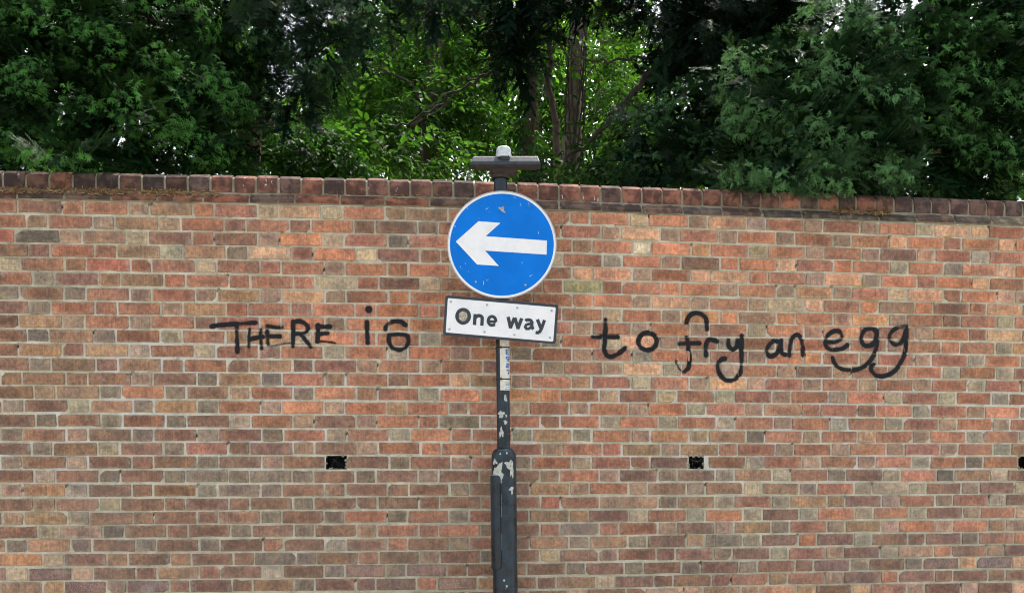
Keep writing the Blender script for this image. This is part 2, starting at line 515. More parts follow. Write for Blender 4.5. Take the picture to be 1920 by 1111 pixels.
vis = sorted([b for b in bricks if b['vis'] and -.02 < b['s'] + 3.1], key=lambda b: -(b['w'] * b['h'] / np.interp(b['s'], SS, DY) ** 2) + (100 if not (0.9 < b['z'] and abs(b['s']) < 2.9) else 0))
single = set(id(b) for b in vis[:300])
rest_v, rest_f, rest_c, rest_p = [], [], [], []
nv = 0
for b in bricks:
    V, fc, bc, bp = brick_geo(b)
    if id(b) in single:
        cen = V.mean(0)
        o = mesh_obj('brick', V - cen, fc, M_BRICK, wall, False, {'bcol': ('FLOAT_COLOR', bc), 'bpos': ('FLOAT_VECTOR', bp)})
        o.location = cen
    else:
        rest_v.append(V); rest_f += [tuple(i + nv for i in q) for q in fc]; rest_c += bc; rest_p += bp; nv += len(V)
o = mesh_obj('brickwork', np.concatenate(rest_v), rest_f, M_BRICK, wall, False, {'bcol': ('FLOAT_COLOR', rest_c), 'bpos': ('FLOAT_VECTOR', rest_p)})
tag(o, kind='stuff')

# mortar bed: an uneven sheet just behind the brick faces, open at the three putlog holes
S0, S1, ZT = -4.55, 4.55, 2.952
sl = np.arange(S0, S1 + .001, .0132); zl = np.arange(0, ZT + .001, .0132)
for (a, b_, c, d) in HOLES:
    sl = sl[(np.abs(sl - a) > .004) & (np.abs(sl - b_) > .004)]; sl = np.append(sl, [a, b_])
    zl = zl[(np.abs(zl - c) > .004) & (np.abs(zl - d) > .004)]; zl = np.append(zl, [c, d])
sl = np.unique(np.round(sl, 5)); zl = np.unique(np.round(zl, 5))
SG, ZG = np.meshgrid(sl, zl)
rough = rng.normal(0, .0011, SG.shape)
low = rng.normal(0, 1, (SG.shape[0] // 6 + 2, SG.shape[1] // 6 + 2))
lowi = low[(np.arange(SG.shape[0]) / 6).astype(int)][:, (np.arange(SG.shape[1]) / 6).astype(int)]
hgt = np.clip(-.0060 + rough + .0010 * lowi, -.0110, -.0030)
deep = rng.random(SG.shape) < .010
hgt = np.where(deep, -.013, hgt)
for b in random.sample([b for b in bricks if b['vis']], 110):        # small voids at the heads of upright joints
    a_ = int(np.argmin(np.abs(sl - (b['s'] + b['w'] / 2 + .005)))); c_ = int(np.argmin(np.abs(zl - (b['z'] + b['h'] / 2 - random.choice((.004, .004, .03))))))
    hgt[c_, a_] = -.045
MV = Wl(SG.ravel(), hgt.ravel(), ZG.ravel())
ns = len(sl); nz = len(zl)
ii, jj = np.meshgrid(np.arange(ns - 1), np.arange(nz - 1))
cs = (sl[ii] + sl[ii + 1]) / 2; cz = (zl[jj] + zl[jj + 1]) / 2
keep = np.ones(cs.shape, bool)
for (a, b_, c, d) in HOLES:
    keep &= ~((cs > a) & (cs < b_) & (cz > c) & (cz < d))
i0 = (jj * ns + ii)[keep]
big_mesh('mortar', MV, np.stack([i0, i0 + 1, i0 + ns + 1, i0 + ns], 1), M_MORTAR, wall, smooth=True)
for (a, b_, c, d) in HOLES:
    q = []
    for h in (-.004, -.13):
        q += [Wl(a, h, c), Wl(b_, h, c), Wl(b_, h, d), Wl(a, h, d)]
    mesh_obj('putlog_pocket', q, [(0, 4, 5, 1), (1, 5, 6, 2), (2, 6, 7, 3), (3, 7, 4, 0), (4, 7, 6, 5)], M_POCKET, wall)
    for q in range(9):                                        # crumbling mortar round the mouth
        e_ = random.random()
        ls, lz = random.choice([(a + .002, c + (d - c) * e_), (b_ - .002, c + (d - c) * e_), (a + (b_ - a) * e_, c + .001), (a + (b_ - a) * e_, d - .001)])
        rr = random.uniform(.005, .011)
        lv = [(ls + rr * random.uniform(.7, 1.3) * math.cos(t_) * math.cos(u_), -.008 + .7 * rr * math.cos(t_) * math.sin(u_), lz + rr * random.uniform(.7, 1.2) * math.sin(t_)) for t_ in (-.9, 0., .9) for u_ in np.arange(6) * math.pi / 3]
        lv = np.array(lv + [(ls, -.008, lz - rr), (ls, -.008, lz + rr)])
        mesh_obj('mortar_crumb', Wl(lv[:, 0], lv[:, 1], lv[:, 2]), [(k_ * 6 + i_, k_ * 6 + (i_ + 1) % 6, k_ * 6 + 6 + (i_ + 1) % 6, k_ * 6 + 6 + i_) for k_ in (0, 1) for i_ in range(6)] + [(18, (i_ + 1) % 6, i_) for i_ in range(6)] + [(19, 12 + i_, 12 + (i_ + 1) % 6) for i_ in range(6)], M_MORTAR_OLD, wall)
# back of the wall
bs = np.linspace(S0, S1, 40)
bv = np.concatenate([Wl(bs, -.33, 0.), Wl(bs, -.33, ZT)])
big_mesh('back_face', bv, [(i + 1, i, 40 + i, 41 + i) for i in range(39)], M_MORTAR, wall)

# coping: a course of weathered plinth bricks, then rounded bricks on edge
LEDGE = [(.004, 2.931), (.004, 2.949), (-.001, 2.954), (-.032, 2.983), (-.036, 2.986), (-.12, 2.986), (-.12, 2.931)]
def extrude_profile(prof, s0, s1, ease, jit=.0008):
    n = len(prof)
    ch = np.mean(prof, 0)
    rings = []
    for s, sh in ((s0, .94), (s0 + ease, 1.), (s1 - ease, 1.), (s1, .94)):
        for h, z in prof:
            hh, zz = ch[0] + (h - ch[0]) * (1 - (1 - sh) * .6), ch[1] + (z - ch[1]) * sh
            rings.append((s + random.gauss(0, jit), hh + random.gauss(0, jit), zz + random.gauss(0, jit)))
    a = np.array(rings)
    V = Wl(a[:, 0], a[:, 1], a[:, 2])
    f = [(j * n + i, (j + 1) * n + i, (j + 1) * n + (i + 1) % n, j * n + (i + 1) % n) for j in range(3) for i in range(n)]
    f += [tuple(range(n)), tuple(3 * n + i for i in range(n))[::-1]]
    return V, f
def add_piece(name, prof, s0, s1, ease, rgb, lift=0):
    V, f = extrude_profile([(h, z + lift) for h, z in prof], s0, s1, ease)
    cen = V.mean(0)
    c = np.array(lin(*rgb)) * math.exp(random.gauss(0, .12))
    o = mesh_obj(name, V - cen, f, M_COPING, wall, False, {'bcol': ('FLOAT_COLOR', [(*c, 0)] * len(V))})
    o.location = cen
    return o
s = px_wall(37.8, 365)[0] - 8 * .25
while s < S1 - .2:
    L = .248 if s < 0 else .240
    rgb = random.choice([(92, 76, 68), (104, 84, 72), (120, 84, 68), (134, 88, 70)]) if s < .6 else random.choice([(108, 98, 88), (116, 94, 82), (100, 92, 84), (124, 114, 94)])
    add_piece('ledge_brick', LEDGE, s + .005, s + L - .006 + random.gauss(0, .002), .006, rgb, random.gauss(0, .001))
    s += L
COPE = [(-.034, 2.993), (-.032, 3.050), (-.038, 3.073), (-.054, 3.090), (-.085, 3.098), (-.20, 3.098), (-.235, 3.086), (-.25, 3.055), (-.25, 2.993)]
s = px_wall(41.5, 335)[0] - 14 * .1235
while s < S1 - .12:
    L = .1238 if s < -1.2 else (.121 if s < 1.0 else .1185)
    dark = s < -1.9  # left bricks get darker colours: the yew's shade is painted into them
    rgb = random.choice([(84, 68, 60), (96, 72, 62), (116, 80, 64), (78, 66, 60)]) if dark else random.choice([(124, 88, 75), (112, 84, 74), (134, 94, 80), (102, 82, 75), (140, 98, 82), (98, 82, 76)])
    add_piece('coping_brick', COPE, s + .0065, s + L - .0065 + random.gauss(0, .0015), .008, rgb, random.gauss(0, .0015))
    s += L
# mortar of the coping: fillet on the ledge, joints between the rounded bricks
prof = [(.0, 2.925), (-.002, 2.950), (-.014, 2.956), (-.031, 2.983), (-.039, 2.995), (-.040, 3.046), (-.046, 3.066), (-.060, 3.081), (-.088, 3.089), (-.20, 3.089), (-.23, 3.078), (-.245, 3.045), (-.245, 2.925)]
sm = np.arange(S0, S1, .02)
A = np.array([[(s_, h + random.gauss(0, .0012), z + random.gauss(0, .0012)) for h, z in prof] for s_ in sm])
npf = len(prof)
V = Wl(A[..., 0].ravel(), A[..., 1].ravel(), A[..., 2].ravel())
fq = [(a * npf + i, (a + 1) * npf + i, (a + 1) * npf + (i + 1) % npf, a * npf + (i + 1) % npf) for a in range(len(sm) - 1) for i in range(npf)]
big_mesh('coping_mortar', V, fq, M_MORTAR_OLD, wall, smooth=True)

# pavement in front of the wall
pv = [tuple(W(s_, .0, .004)) for s_ in (S0, 0, S1)]
pav = mesh_obj('pavement', [(-40, -1.2, .004), (40, -1.2, .004), (40, 7.9, .004), (-40, 5.0, .004)], [(0, 1, 2, 3)], M_PAVE)
tag(pav, kind='structure')

# ------------------------------------------------------------------ sprayed lettering
def graffiti_material():
    t = NT('black_spray_paint'); p = t.pos()
    cov = t.attr('cov', 'Fac')
    n = t.noise(p, 120, 4, .7)
    n2 = t.noise(t.mapping(p, (240, 240, 12)), 1., 2)
    a = t.math('ADD', cov, t.math('MULTIPLY', t.math('SUBTRACT', n, .5), .45))
    a = t.math('ADD', a, t.math('MULTIPLY', t.math('SUBTRACT', n2, .5), .30))
    a = t.math('MULTIPLY', a, t.ramp(t.noise(p, 13, 4), .32, .58, .58, 1.))
    alpha = t.ramp(a, .20, .66, 0, .95)
    t.set(Base_Color=(.016, .018, .021), Roughness=.8, Alpha=alpha)
    t.b.inputs['Specular IOR Level'].default_value = .2
    t.link(t.bump(t.noise(p, 150, 4), .4, .002), t.b.inputs['Normal'])
    return t.m
M_SPRAY = graffiti_material()
BR = sorted([(b['s'] - b['w'] / 2, b['s'] + b['w'] / 2, b['z'] - b['h'] / 2, b['z'] + b['h'] / 2, b['face']) for b in bricks if b['r'] < 16])
BR = np.array(BR)

def paint_letter(strokes, parent, lift, width):
    """strokes: lists of pixel points; a stroke may carry its own strength as (pts, strength)"""
    fields = []
    allp = []
    for st in strokes:
        pts, strength, wd = st if isinstance(st, tuple) else (st, 1., width)
        q = [np.array(px_wall(x, y)) for x, y in (spline(pts, 6) if len(pts) > 1 else pts)]
        fields.append((q, strength, wd)); allp += q
    allp = np.array(allp)
    lo, hi = allp.min(0) - width * 1.6, allp.max(0) + width * 1.6
    st = .0034
    gs = np.arange(lo[0], hi[0], st); gz = np.arange(lo[1], hi[1], st)
    S, Z = np.meshgrid(gs, gz)
    cov = np.zeros(S.shape)
    for q, strength, wd in fields:
        d = np.full(S.shape, 9.)
        if len(q) == 1:
            d = np.hypot(S - q[0][0], Z - q[0][1])
        for a, b in zip(q[:-1], q[1:]):
            ab = b - a; L2 = (ab ** 2).sum() + 1e-12
            t = np.clip(((S - a[0]) * ab[0] + (Z - a[1]) * ab[1]) / L2, 0, 1)
            d = np.minimum(d, np.hypot(S - a[0] - t * ab[0], Z - a[1] - t * ab[1]))
        c = np.clip((wd / 2 + .0075 - d) / .0165, 0, 1)
        cov = np.maximum(cov, np.maximum(c, .30 * np.exp(-np.maximum(d - wd / 2, 0) / .009)) * strength)
    sub = BR[(BR[:, 1] > lo[0]) & (BR[:, 0] < hi[0]) & (BR[:, 3] > lo[1]) & (BR[:, 2] < hi[1])]
    H = np.full(S.shape, -.0035); on = np.zeros(S.shape, bool)
    for s0, s1, z0, z1, fh in sub:
        m = (S > s0 - .001) & (S < s1 + .001) & (Z > z0 - .001) & (Z < z1 + .001)
        H[m] = fh + .0012; on |= m
    cov = np.where(on, cov, cov * .80)
    V = W(S.ravel(), (H + lift).ravel(), Z.ravel())
    m, n = S.shape
    ii, jj = np.meshgrid(np.arange(n - 1), np.arange(m - 1))
    c4 = cov[:-1, :-1] + cov[1:, :-1] + cov[:-1, 1:] + cov[1:, 1:]
    i0 = (jj * n + ii)[c4 > .20]
    T = np.stack([i0, i0 + 1, i0 + n + 1, i0 + n], 1)
    used = np.unique(T); remap = np.full(m * n, -1); remap[used] = np.arange(len(used))
    V = V[used]
    big_mesh('letter', V - np.array(parent.location), remap[T], M_SPRAY, parent, {'cov': ('FLOAT', cov.ravel()[used])}, smooth=True)

def L1(pts): return [(380 + x / 4.571, 560 + y / 4.571) for x, y in pts]
def L2(pts): return [(1090 + x / 3.048, 560 + y / 3.048) for x, y in pts]
def ell(cx, cy, rx, ry, n=14): return [(cx + rx * math.cos(a), cy + ry * math.sin(a)) for a in np.linspace(-1.2, 2 * math.pi - 1.2, n)]
wd1, wd2 = .0255, .0285
WORDS = [
 ('THERE', 1, [
   [L1([(78, 236), (130, 226), (300, 214), (452, 206)]), L1([(295, 225), (295, 340), (298, 452)])],
   [(L1([(400, 258), (394, 340), (394, 418)]), .78, wd1 * .9), (L1([(497, 262), (500, 340), (505, 425)]), .74, wd1 * .95), L1([(410, 345), (470, 332), (520, 326)])],
   [L1([(555, 235), (620, 243), (682, 244)]), L1([(553, 272), (558, 340), (560, 385)]), L1([(560, 325), (610, 322), (662, 320)]), (L1([(560, 403), (640, 396), (755, 376)]), .9, .011)],
   [L1([(777, 195), (775, 300), (772, 408)]), L1([(778, 200), (830, 192), (886, 218), (902, 258), (868, 288), (806, 298)]), L1([(838, 300), (880, 350), (928, 414)])],
   [L1([(990, 222), (988, 300), (985, 368)]), L1([(985, 232), (1040, 238), (1092, 238)]), L1([(985, 300), (1030, 296), (1072, 294)]), (L1([(985, 366), (1060, 366), (1135, 378)]), .95, .013)]]),
 ('IS', 1, [
   [(L1([(1422, 88)]), 1.,   .040), L1([(1408, 200), (1410, 290), (1414, 378)])],
   [L1([(1738, 224), (1690, 192), (1620, 198), (1572, 236), (1568, 262)]), L1([(1600, 305), (1596, 360), (1622, 415), (1680, 438), (1738, 412), (1763, 360), (1748, 314), (1690, 303), (1602, 304)])]]),
 ('to', 2, [
   [L2([(138, 118), (135, 220), (132, 290), (150, 325), (190, 325), (252, 282)]), L2([(64, 217), (140, 217), (212, 217)])],
   [L2(ell(378, 243, 52, 49))]]),
 ('fry', 2, [
   [L2([(720, 172), (712, 112), (680, 82), (638, 84), (607, 115), (601, 180), (608, 260), (618, 330), (613, 390), (588, 415)]), (L2([(540, 352), (555, 393), (575, 412)]), .95, wd2 * .6), L2([(562, 256), (620, 255), (674, 253)])],
   [L2([(712, 322), (714, 255), (735, 232), (775, 242)]), (L2([(775, 242), (802, 248)]), .6, wd2 * .7)],
   [L2([(838, 235), (842, 270), (866, 290), (888, 272), (893, 240)]), L2([(917, 210), (915, 290), (915, 370), (903, 430), (860, 466), (815, 455), (787, 420), (782, 377), (800, 346), (820, 341)])]]),
 ('an', 2, [
   [L2([(1138, 246), (1095, 242), (1063, 280), (1062, 313), (1085, 328), (1118, 308), (1138, 262)]), L2([(1142, 238), (1142, 280), (1148, 308), (1166, 318)])],
   [L2([(1191, 322), (1193, 262), (1203, 230), (1227, 207), (1250, 218), (1262, 260), (1269, 322)])]]),
 ('egg', 2, [
   [L2([(1402, 245), (1450, 246), (1488, 224), (1480, 192), (1450, 183), (1411, 205), (1394, 245), (1407, 280), (1442, 291), (1490, 284), (1518, 264)])],
   [L2([(1688, 190), (1660, 167), (1622, 176), (1602, 215), (1608, 255), (1640, 268), (1676, 244), (1690, 195)]), L2([(1692, 180), (1690, 260), (1660, 340), (1610, 388), (1550, 407), (1490, 400), (1450, 375), (1436, 336)]), L2([(1625, 268), (1660, 264), (1680, 250)])],
   [L2([(1850, 157), (1800, 167), (1764, 200), (1766, 238), (1798, 262), (1838, 235), (1854, 172)]), L2([(1857, 158), (1855, 250), (1845, 320), (1800, 400), (1742, 438), (1690, 439), (1658, 410), (1657, 386), (1670, 376)])]]),
]
nm = {'THERE': 'black sprayed capitals reading THERE on the bricks, leftmost word of the graffiti',
      'IS': 'black sprayed letters reading IS between the word THERE and the one way sign',
      'to': 'black sprayed word to, first graffiti word right of the sign',
      'fry': 'black sprayed word fry with long looping tails between to and an',
      'an': 'small black sprayed word an between fry and egg',
      'egg': 'black sprayed word egg with two long tails, rightmost word of the graffiti'}
for wi, (txt, side, letters) in enumerate(WORDS):
    p0 = letters[0][0]
    p0 = p0[0] if isinstance(p0, tuple) else p0
    s_, z_ = px_wall(*p0[0])
    e = empty('graffiti_word', tuple(W(s_, 0.002, z_)))
    tag(e, nm[txt], 'graffiti', 'words of the graffiti')
    for li, st in enumerate(letters):
        paint_letter(st, e, .0004 * (li % 3), wd1 if side == 1 else wd2)

# ------------------------------------------------------------------ sign post
def post_paint():
    t = NT('navy_black_post_paint'); p = t.pos()
    n = t.noise(p, 14, 6, .65)
    col = t.mix(t.ramp(n, .35, .7), lin(14, 29, 37), lin(34, 57, 70))
    n2 = t.noise(t.mapping(p, (1, 1, .25)), 34, 5, .7)
    col = t.mix(t.ramp(n2, .58, .75, 0, .5), col, lin(62, 76, 84))
    n3 = t.noise(p, 95, 3, .6)
    col = t.mix(t.ramp(n3, .70, .735, 0, .85), col, lin(178, 180, 172))
    n4 = t.noise(p, 60, 4, .7)
    col = t.mix(t.ramp(n4, .62, .72, 0, .6), col, lin(20, 22, 22))
    t.set(Base_Color=col, Roughness=t.ramp(n, .3, .7, .24, .46))
    t.b.inputs['Specular IOR Level'].default_value = .5
    t.link(t.bump(t.math('ADD', t.noise(p, 70, 5), n2), .35, .003), t.b.inputs['Normal'])
    return t.m
M_POST = post_paint()
M_CHIP = simple('bare_primer', lin(186, 188, 180), .8, .18, 60, bump=.4)
M_BLACKPLASTIC = simple('black_plastic', (.018, .019, .021), .5, .3, 40)
YP = 5.335                        # depth of the post's axis
def axis_x(y): return 938.5 + (y - 340) * (947.5 - 938.5) / 760.0
top = P(axis_x(300), 300, YP); bot = P(axis_x(1100), 1100, YP)
lean = math.atan2(top[0] - bot[0], top[2] - bot[2])
base_x = bot[0] - math.tan(lean) * bot[2]
post = empty('sign_post', (base_x, YP, 0))
post.rotation_euler = (0, lean, 0)
tag(post, 'leaning dark sign post with blue arrow disc, One way plate and lamp', 'sign post')
CL, SLn = math.cos(lean), math.sin(lean)
def loc(p):
    """place to post coordinates"""
    x, y, z = p[0] - base_x, p[1] - YP, p[2]
    return np.array([CL * x - SLn * z, y, SLn * x + CL * z])
def pz(y, Y=YP): return float(loc(P(axis_x(y), y, Y))[2])
R1, R2 = .0690, .0365
zsh = pz(858, YP - R1)
m = MB(); m.lathe([(R1, 0), (R1, zsh), (R1 * .985, zsh + .016), (R1 * .93, zsh + .030), (R1 * .83, zsh + .042), (R1 * .68, zsh + .050), (R2 + .004, zsh + .054), (R2, zsh + .057)], 48)
base_part = m.build('base_tube', M_POST, post, True)
ztop = pz(318)
m = MB(); m.lathe([(R2, zsh + .04), (R2, ztop)], 40)
m.build('upper_tube', M_POST, post, True)
# door of the base compartment: a curved raised shell on the left
zd0, zd1 = pz(1067, YP - R1), pz(890, YP - R1)
def shell(name, R, th0, th1, z0, z1, thick, mat, parent, rc=0., nz=26, na=18, wob=0.):
    """curved plate round the post; angle from the front, positive to the right; rc rounds the th1 corners"""
    V, Fc = [], []
    for lay, rr in enumerate((R + thick, R - .004)):
        for a in range(nz + 1):
            z = z0 + (z1 - z0) * (.5 - .5 * math.cos(math.pi * a / nz))
            d = min(z - z0, z1 - z)
            cut = 0.
            if rc and d < rc: cut = rc - math.sqrt(max(rc * rc - (rc - d) ** 2, 0))
            e1 = th1 - cut / R
            e0 = th0
            for b in range(na + 1):
                th = e0 + (e1 - e0) * b / na
                V.append((rr * math.sin(th), -rr * math.cos(th), z))
    N = (nz + 1) * (na + 1)
    for a in range(nz):
        for b in range(na):
            i = a * (na + 1) + b
            Fc.append((i, i + 1, i + na + 2, i + na + 1))
            Fc.append((N + i, N + i + na + 1, N + i + na + 2, N + i + 1))
    ring = [b for b in range(na + 1)] + [a * (na + 1) + na for a in range(1, nz + 1)] + [nz * (na + 1) + b for b in range(na - 1, -1, -1)] + [a * (na + 1) for a in range(nz - 1, 0, -1)]
    for i in range(len(ring)):
        a, b = ring[i], ring[(i + 1) % len(ring)]
        Fc.append((b, a, a + N, b + N))
    o = mesh_obj(name, V, Fc, mat, parent, True)
    try: o.data.set_sharp_from_angle(angle=math.radians(40))
    except Exception: pass
    return o
shell('door_seam', R1, math.radians(-151), math.radians(-14.6), zd0 - .004, zd1 + .003, .0012, M_BLACKPLASTIC, post, rc=.028)  # black strip drawn in place of the shaded gap round the door
door = shell('compartment_door', R1, math.radians(-150), math.radians(-17), zd0, zd1, .0075, M_POST, post, rc=.026)
# bare patches where the paint has flaked
def chip(y, dx, w, h, R, dR=.0010):
    """patch at picture height y, dx px right of the axis, w and h in px"""
    z = pz(y, YP - R); k = YP / F
    th = math.asin(max(-.97, min(.97, dx * k / R)))
    n = 18
    ph = random.random() * 9
    rim = []
    for i in range(n):
        a = 2 * math.pi * i / n
        rr = 1 + .28 * math.sin(3 * a + ph) + .18 * math.sin(5 * a + 2 * ph) + random.gauss(0, .12)
        rim.append((w * k / 2 * rr * math.cos(a), h * k / 2 * rr * math.sin(a)))
    def cyl(u, v):
        t2 = th + u / (R * max(.35, math.cos(th)))
        return ((R + dR) * math.sin(t2), -(R + dR) * math.cos(t2), z + v)
    V = [cyl(u * q, v * q) for q in (1, .66, .33) for u, v in rim] + [cyl(0, 0)]
    fc = [(g * n + i, g * n + (i + 1) % n, (g + 1) * n + (i + 1) % n, (g + 1) * n + i) for g in (0, 1) for i in range(n)] + [(2 * n + i, 2 * n + (i + 1) % n, 3 * n) for i in range(n)]
    mesh_obj('flaked_patch', V, fc, M_CHIP, post, True)
for a in [(884, -11, 19, 25, R1), (901, -9, 7, 15, R1), (871, 9, 12, 14, R1), (882, 15, 6, 26, R1), (918, 14, 7, 13, R1), (865, -16, 8, 9, R1), (870, -7, 4, 4, R1), (850, -6, 3, 4, R1), (849, 6, 3, 4, R1),
          (843.5, 1, 22, 3, R1 * .72, .004), (864, 13, 4, 4, R1), (912, -9.5, 3, 5, R1), (922, -10, 4, 4, R1), (1087, -2, 4, 4, R1), (1098, 3, 4, 4, R1),
          (776, -4, 11, 12, R2), (779, 5.5, 3, 5, R2), (791, 4, 6, 8, R2), (810, -4, 8, 18, R2), (746, 4, 5, 7, R2), (750, 6, 3, 5, R2), (741, 4, 4, 3, R2)]:
    chip(*a)
shell('flaked_patch', R1, math.radians(-96), math.radians(-30), zd1 - .006, zd1 + .002, .0068, M_CHIP, post, nz=3, na=10)
for (y0, y1) in ((925, 968), (1000, 1030)):        # worn line along the door's edge
    shell('flaked_patch', R1, math.radians(-13.8), math.radians(-13.0), pz(y1, YP - R1), pz(y0, YP - R1), .0006, M_CHIP, post, nz=3, na=2)

# number strip tied to the upper tube
def strip_material():
    t = NT('white_vinyl_strip'); p = t.pos()
    n = t.noise(p, 25, 5, .7)
    col = t.mix(t.ramp(n, .4, .75), lin(226, 224, 212), lin(196, 192, 176))
    t.set(Base_Color=col, Roughness=.45)
    return t.m
M_STRIP = strip_material()
M_BLUEINK = simple('blue_ink', lin(28, 100, 176), .5, .12, 60)
M_PALEINK = simple('faded_blue_ink', lin(120, 158, 196), .6, .25, 90)
RS = R2 + .0006
strip = shell('number_strip', RS, math.radians(-22), math.radians(96), pz(731, YP - R2), pz(636, YP - R2), .0012, M_STRIP, post, nz=6, na=20)

def stroke_solid(pts, width, closed=False):
    """flat ribbon outline of a polyline with mitred joints; returns left and right points"""
    p = [np.asarray(q, float) for q in pts]
    n = len(p); Lp, Rp = [], []
    for i in range(n):
        a = p[i - 1] if (i > 0 or closed) else None
        b = p[(i + 1) % n] if (i < n - 1 or closed) else None
        d1 = (p[i] - a) / np.linalg.norm(p[i] - a) if a is not None else None
        d2 = (b - p[i]) / np.linalg.norm(b - p[i]) if b is not None else None
        if d1 is None: d1 = d2
        if d2 is None: d2 = d1
        nn = np.array([-(d1 + d2)[1], (d1 + d2)[0]]); nn = nn / (np.linalg.norm(nn) + 1e-9)
        c = max(.45, nn.dot(np.array([-d1[1], d1[0]])))
        Lp.append(p[i] + nn * width / 2 / c); Rp.append(p[i] - nn * width / 2 / c)
    return Lp, Rp
def ribbon(mb, pts, width, fn, closed=False):
    """adds a ribbon whose (u, v) go through fn(u, v, level) for level 0 (front) and 1 (back)"""
    Lp, Rp = stroke_solid(pts, width, closed)
    n = len(Lp)
    v = [fn(*q, 0) for q in Lp] + [fn(*q, 0) for q in Rp] + [fn(*q, 1) for q in Lp] + [fn(*q, 1) for q in Rp]
    f = []
    for i in range(n if closed else n - 1):
        k = (i + 1) % n
        f += [(i, k, n + k, n + i), (2 * n + k, k, i, 2 * n + i), (n + i, n + k, 3 * n + k, 3 * n + i)]
    if not closed:
        f += [(0, n, 3 * n, 2 * n), (n - 1, 3 * n - 1, 4 * n - 1, 2 * n - 1)]
    mb.add(v, f)

GL = {'E': [[(1, 1), (0, 1), (0, 0), (1, 0)], [(0, .5), (.8, .5)]],
      '9': [[(1, .5), (.15, .5), (0, .6), (0, .9), (.15, 1), (.85, 1), (1, .9), (1, .15), (.85, 0), (.1, 0)]],
      '2': [[(0, 1), (.85, 1), (1, .9), (1, .6), (.85, .5), (.15, .5), (0, .4), (0, 0), (1, 0)]],
      '7': [[(0, 1), (1, 1), (1, .8), (.45, 0)]]}
for ch, y0, y1 in (('E', 655.5, 663.5), ('9', 668.5, 675.5), ('2', 681.3, 688), ('7', 693.5, 701)):
    mb = MB()
    z0, z1 = pz(y1, YP - R2), pz(y0, YP - R2)
    def fn(u, v, lev, z0=z0, z1=z1):
        th = math.radians(48) + u / RS
        r = RS + (.0022 if lev == 0 else .0008)
        return (r * math.sin(th), -r * math.cos(th), z0 + v)
    for st in GL[ch]:
        q = [((x - .5) * .021, y * (z1 - z0)) for x, y in st]
        q = [tuple(np.array(a) + (np.array(b) - np.array(a)) * t) for a, b in zip(q[:-1], q[1:]) for t in (0, .5)] + [q[-1]]
        ribbon(mb, q, .0062, fn)
    mb.build('printed_character', M_BLUEINK, strip)
for y, a0, a1 in ((646, 28, 46), (649.5, 34, 62), (716.5, 18, 70), (719, 26, 72), (721.5, 20, 66), (725.5, 24, 40), (725, 48, 70), (729, 16, 74)):
    shell('small_print', RS, math.radians(a0), math.radians(a1), pz(y + .7, YP - R2), pz(y - .7, YP - R2), .0019, M_PALEINK, strip, nz=2, na=8)
for y in (650.5, 710):
    tie = shell('cable_tie', R2, math.radians(-178), math.radians(178), pz(y + 1.2, YP - R2), pz(y - 1.2, YP - R2), .0028, M_BLACKPLASTIC, post, nz=2, na=48)
    th = math.radians(-14)
    mb = MB(); mb.box(-.005, .005, -.006, .004, -.0055, .0055)
    hd = mb.build('tie_head', M_BLACKPLASTIC, tie)
    hd.location = ((R2 + .004) * math.sin(th), -(R2 + .004) * math.cos(th), pz(y, YP - R2)); hd.rotation_euler = (0, 0, th)

# ---- the blue disc
YS = 5.258                        # depth of the disc's face
def sgn(x, y, Y): return loc(P(x, y, Y))
def sign_white():
    t = NT('white_reflective_sheet'); p = t.pos()
    n = t.noise(p, 9, 6, .65)
    col = t.mix(t.ramp(n, .35, .75), lin(244, 246, 247), lin(226, 231, 233))
    col = t.mix(t.ramp(t.noise(p, 150, 3), .68, .75, 0, .4), col, lin(150, 148, 138))
    t.set(Base_Color=col, Roughness=.42)
    return t.m
def sign_blue():
    t = NT('blue_reflective_sheet'); p = t.pos()
    n = t.noise(p, 7, 5, .6)
    col = t.mix(t.ramp(n, .35, .7), (.0, .175, .68), (.001, .205, .78))
    col = t.mix(t.ramp(t.noise(t.mapping(p, (1, 1, .35)), 80, 3, .65), .70, .74, 0, .45), col, lin(150, 196, 228))
    col = t.mix(t.ramp(t.noise(p, 55, 4, .7), .70, .76, 0, .5), col, lin(10, 72, 120))
    t.set(Base_Color=col, Roughness=.45)
    t.b.inputs['Specular IOR Level'].default_value = .15
    return t.m
M_WHITE, M_BLUE = sign_white(), sign_blue()
M_GREYMETAL = simple('weathered_aluminium', lin(176, 178, 176), .5, .15, 40, metal=.3)
M_SIGNBLACK = simple('black_sign_sheet', lin(46, 56, 66), .5, .15, 20)
cx, cy = 941.0, 459.0
C0 = sgn(cx, cy, YS)
KS = YS / F / 1.0
def dsc(x, y):
    """pixel on the disc to disc coordinates (x right, z up)"""
    q = sgn(x, y, YS) - C0
    return (q[0], q[2])
RX = (dsc(1043, cy)[0] - dsc(839, cy)[0]) / 2
RZ = (dsc(cx, 358.8)[1] - dsc(cx, 558.8)[1]) / 2
def rim_pts(f, n=96, a0=0): return [(RX * f * math.cos(a), RZ * f * math.sin(a)) for a in np.linspace(0, 2 * math.pi, n, endpoint=False)]
disc = MB(); disc.prism(rim_pts(1.0), 0, .004)
dpart = disc.build('disc', M_GREYMETAL, post); dpart.location = tuple(C0)
def ringmesh(fo, fi, y0, y1):
    n = 96; o_, i_ = rim_pts(fo, n), rim_pts(fi, n)
    v = [(x, y0, z) for x, z in o_] + [(x, y0, z) for x, z in i_] + [(x, y1, z) for x, z in o_] + [(x, y1, z) for x, z in i_]
    f = [(k, (k + 1) % n, n + (k + 1) % n, n + k) for k in range(n)] + [(k, 2 * n + k, 2 * n + (k + 1) % n, (k + 1) % n) for k in range(n)] + [(n + k, n + (k + 1) % n, 3 * n + (k + 1) % n, 3 * n + k) for k in range(n)]
    return v, [q[::-1] for q in f]
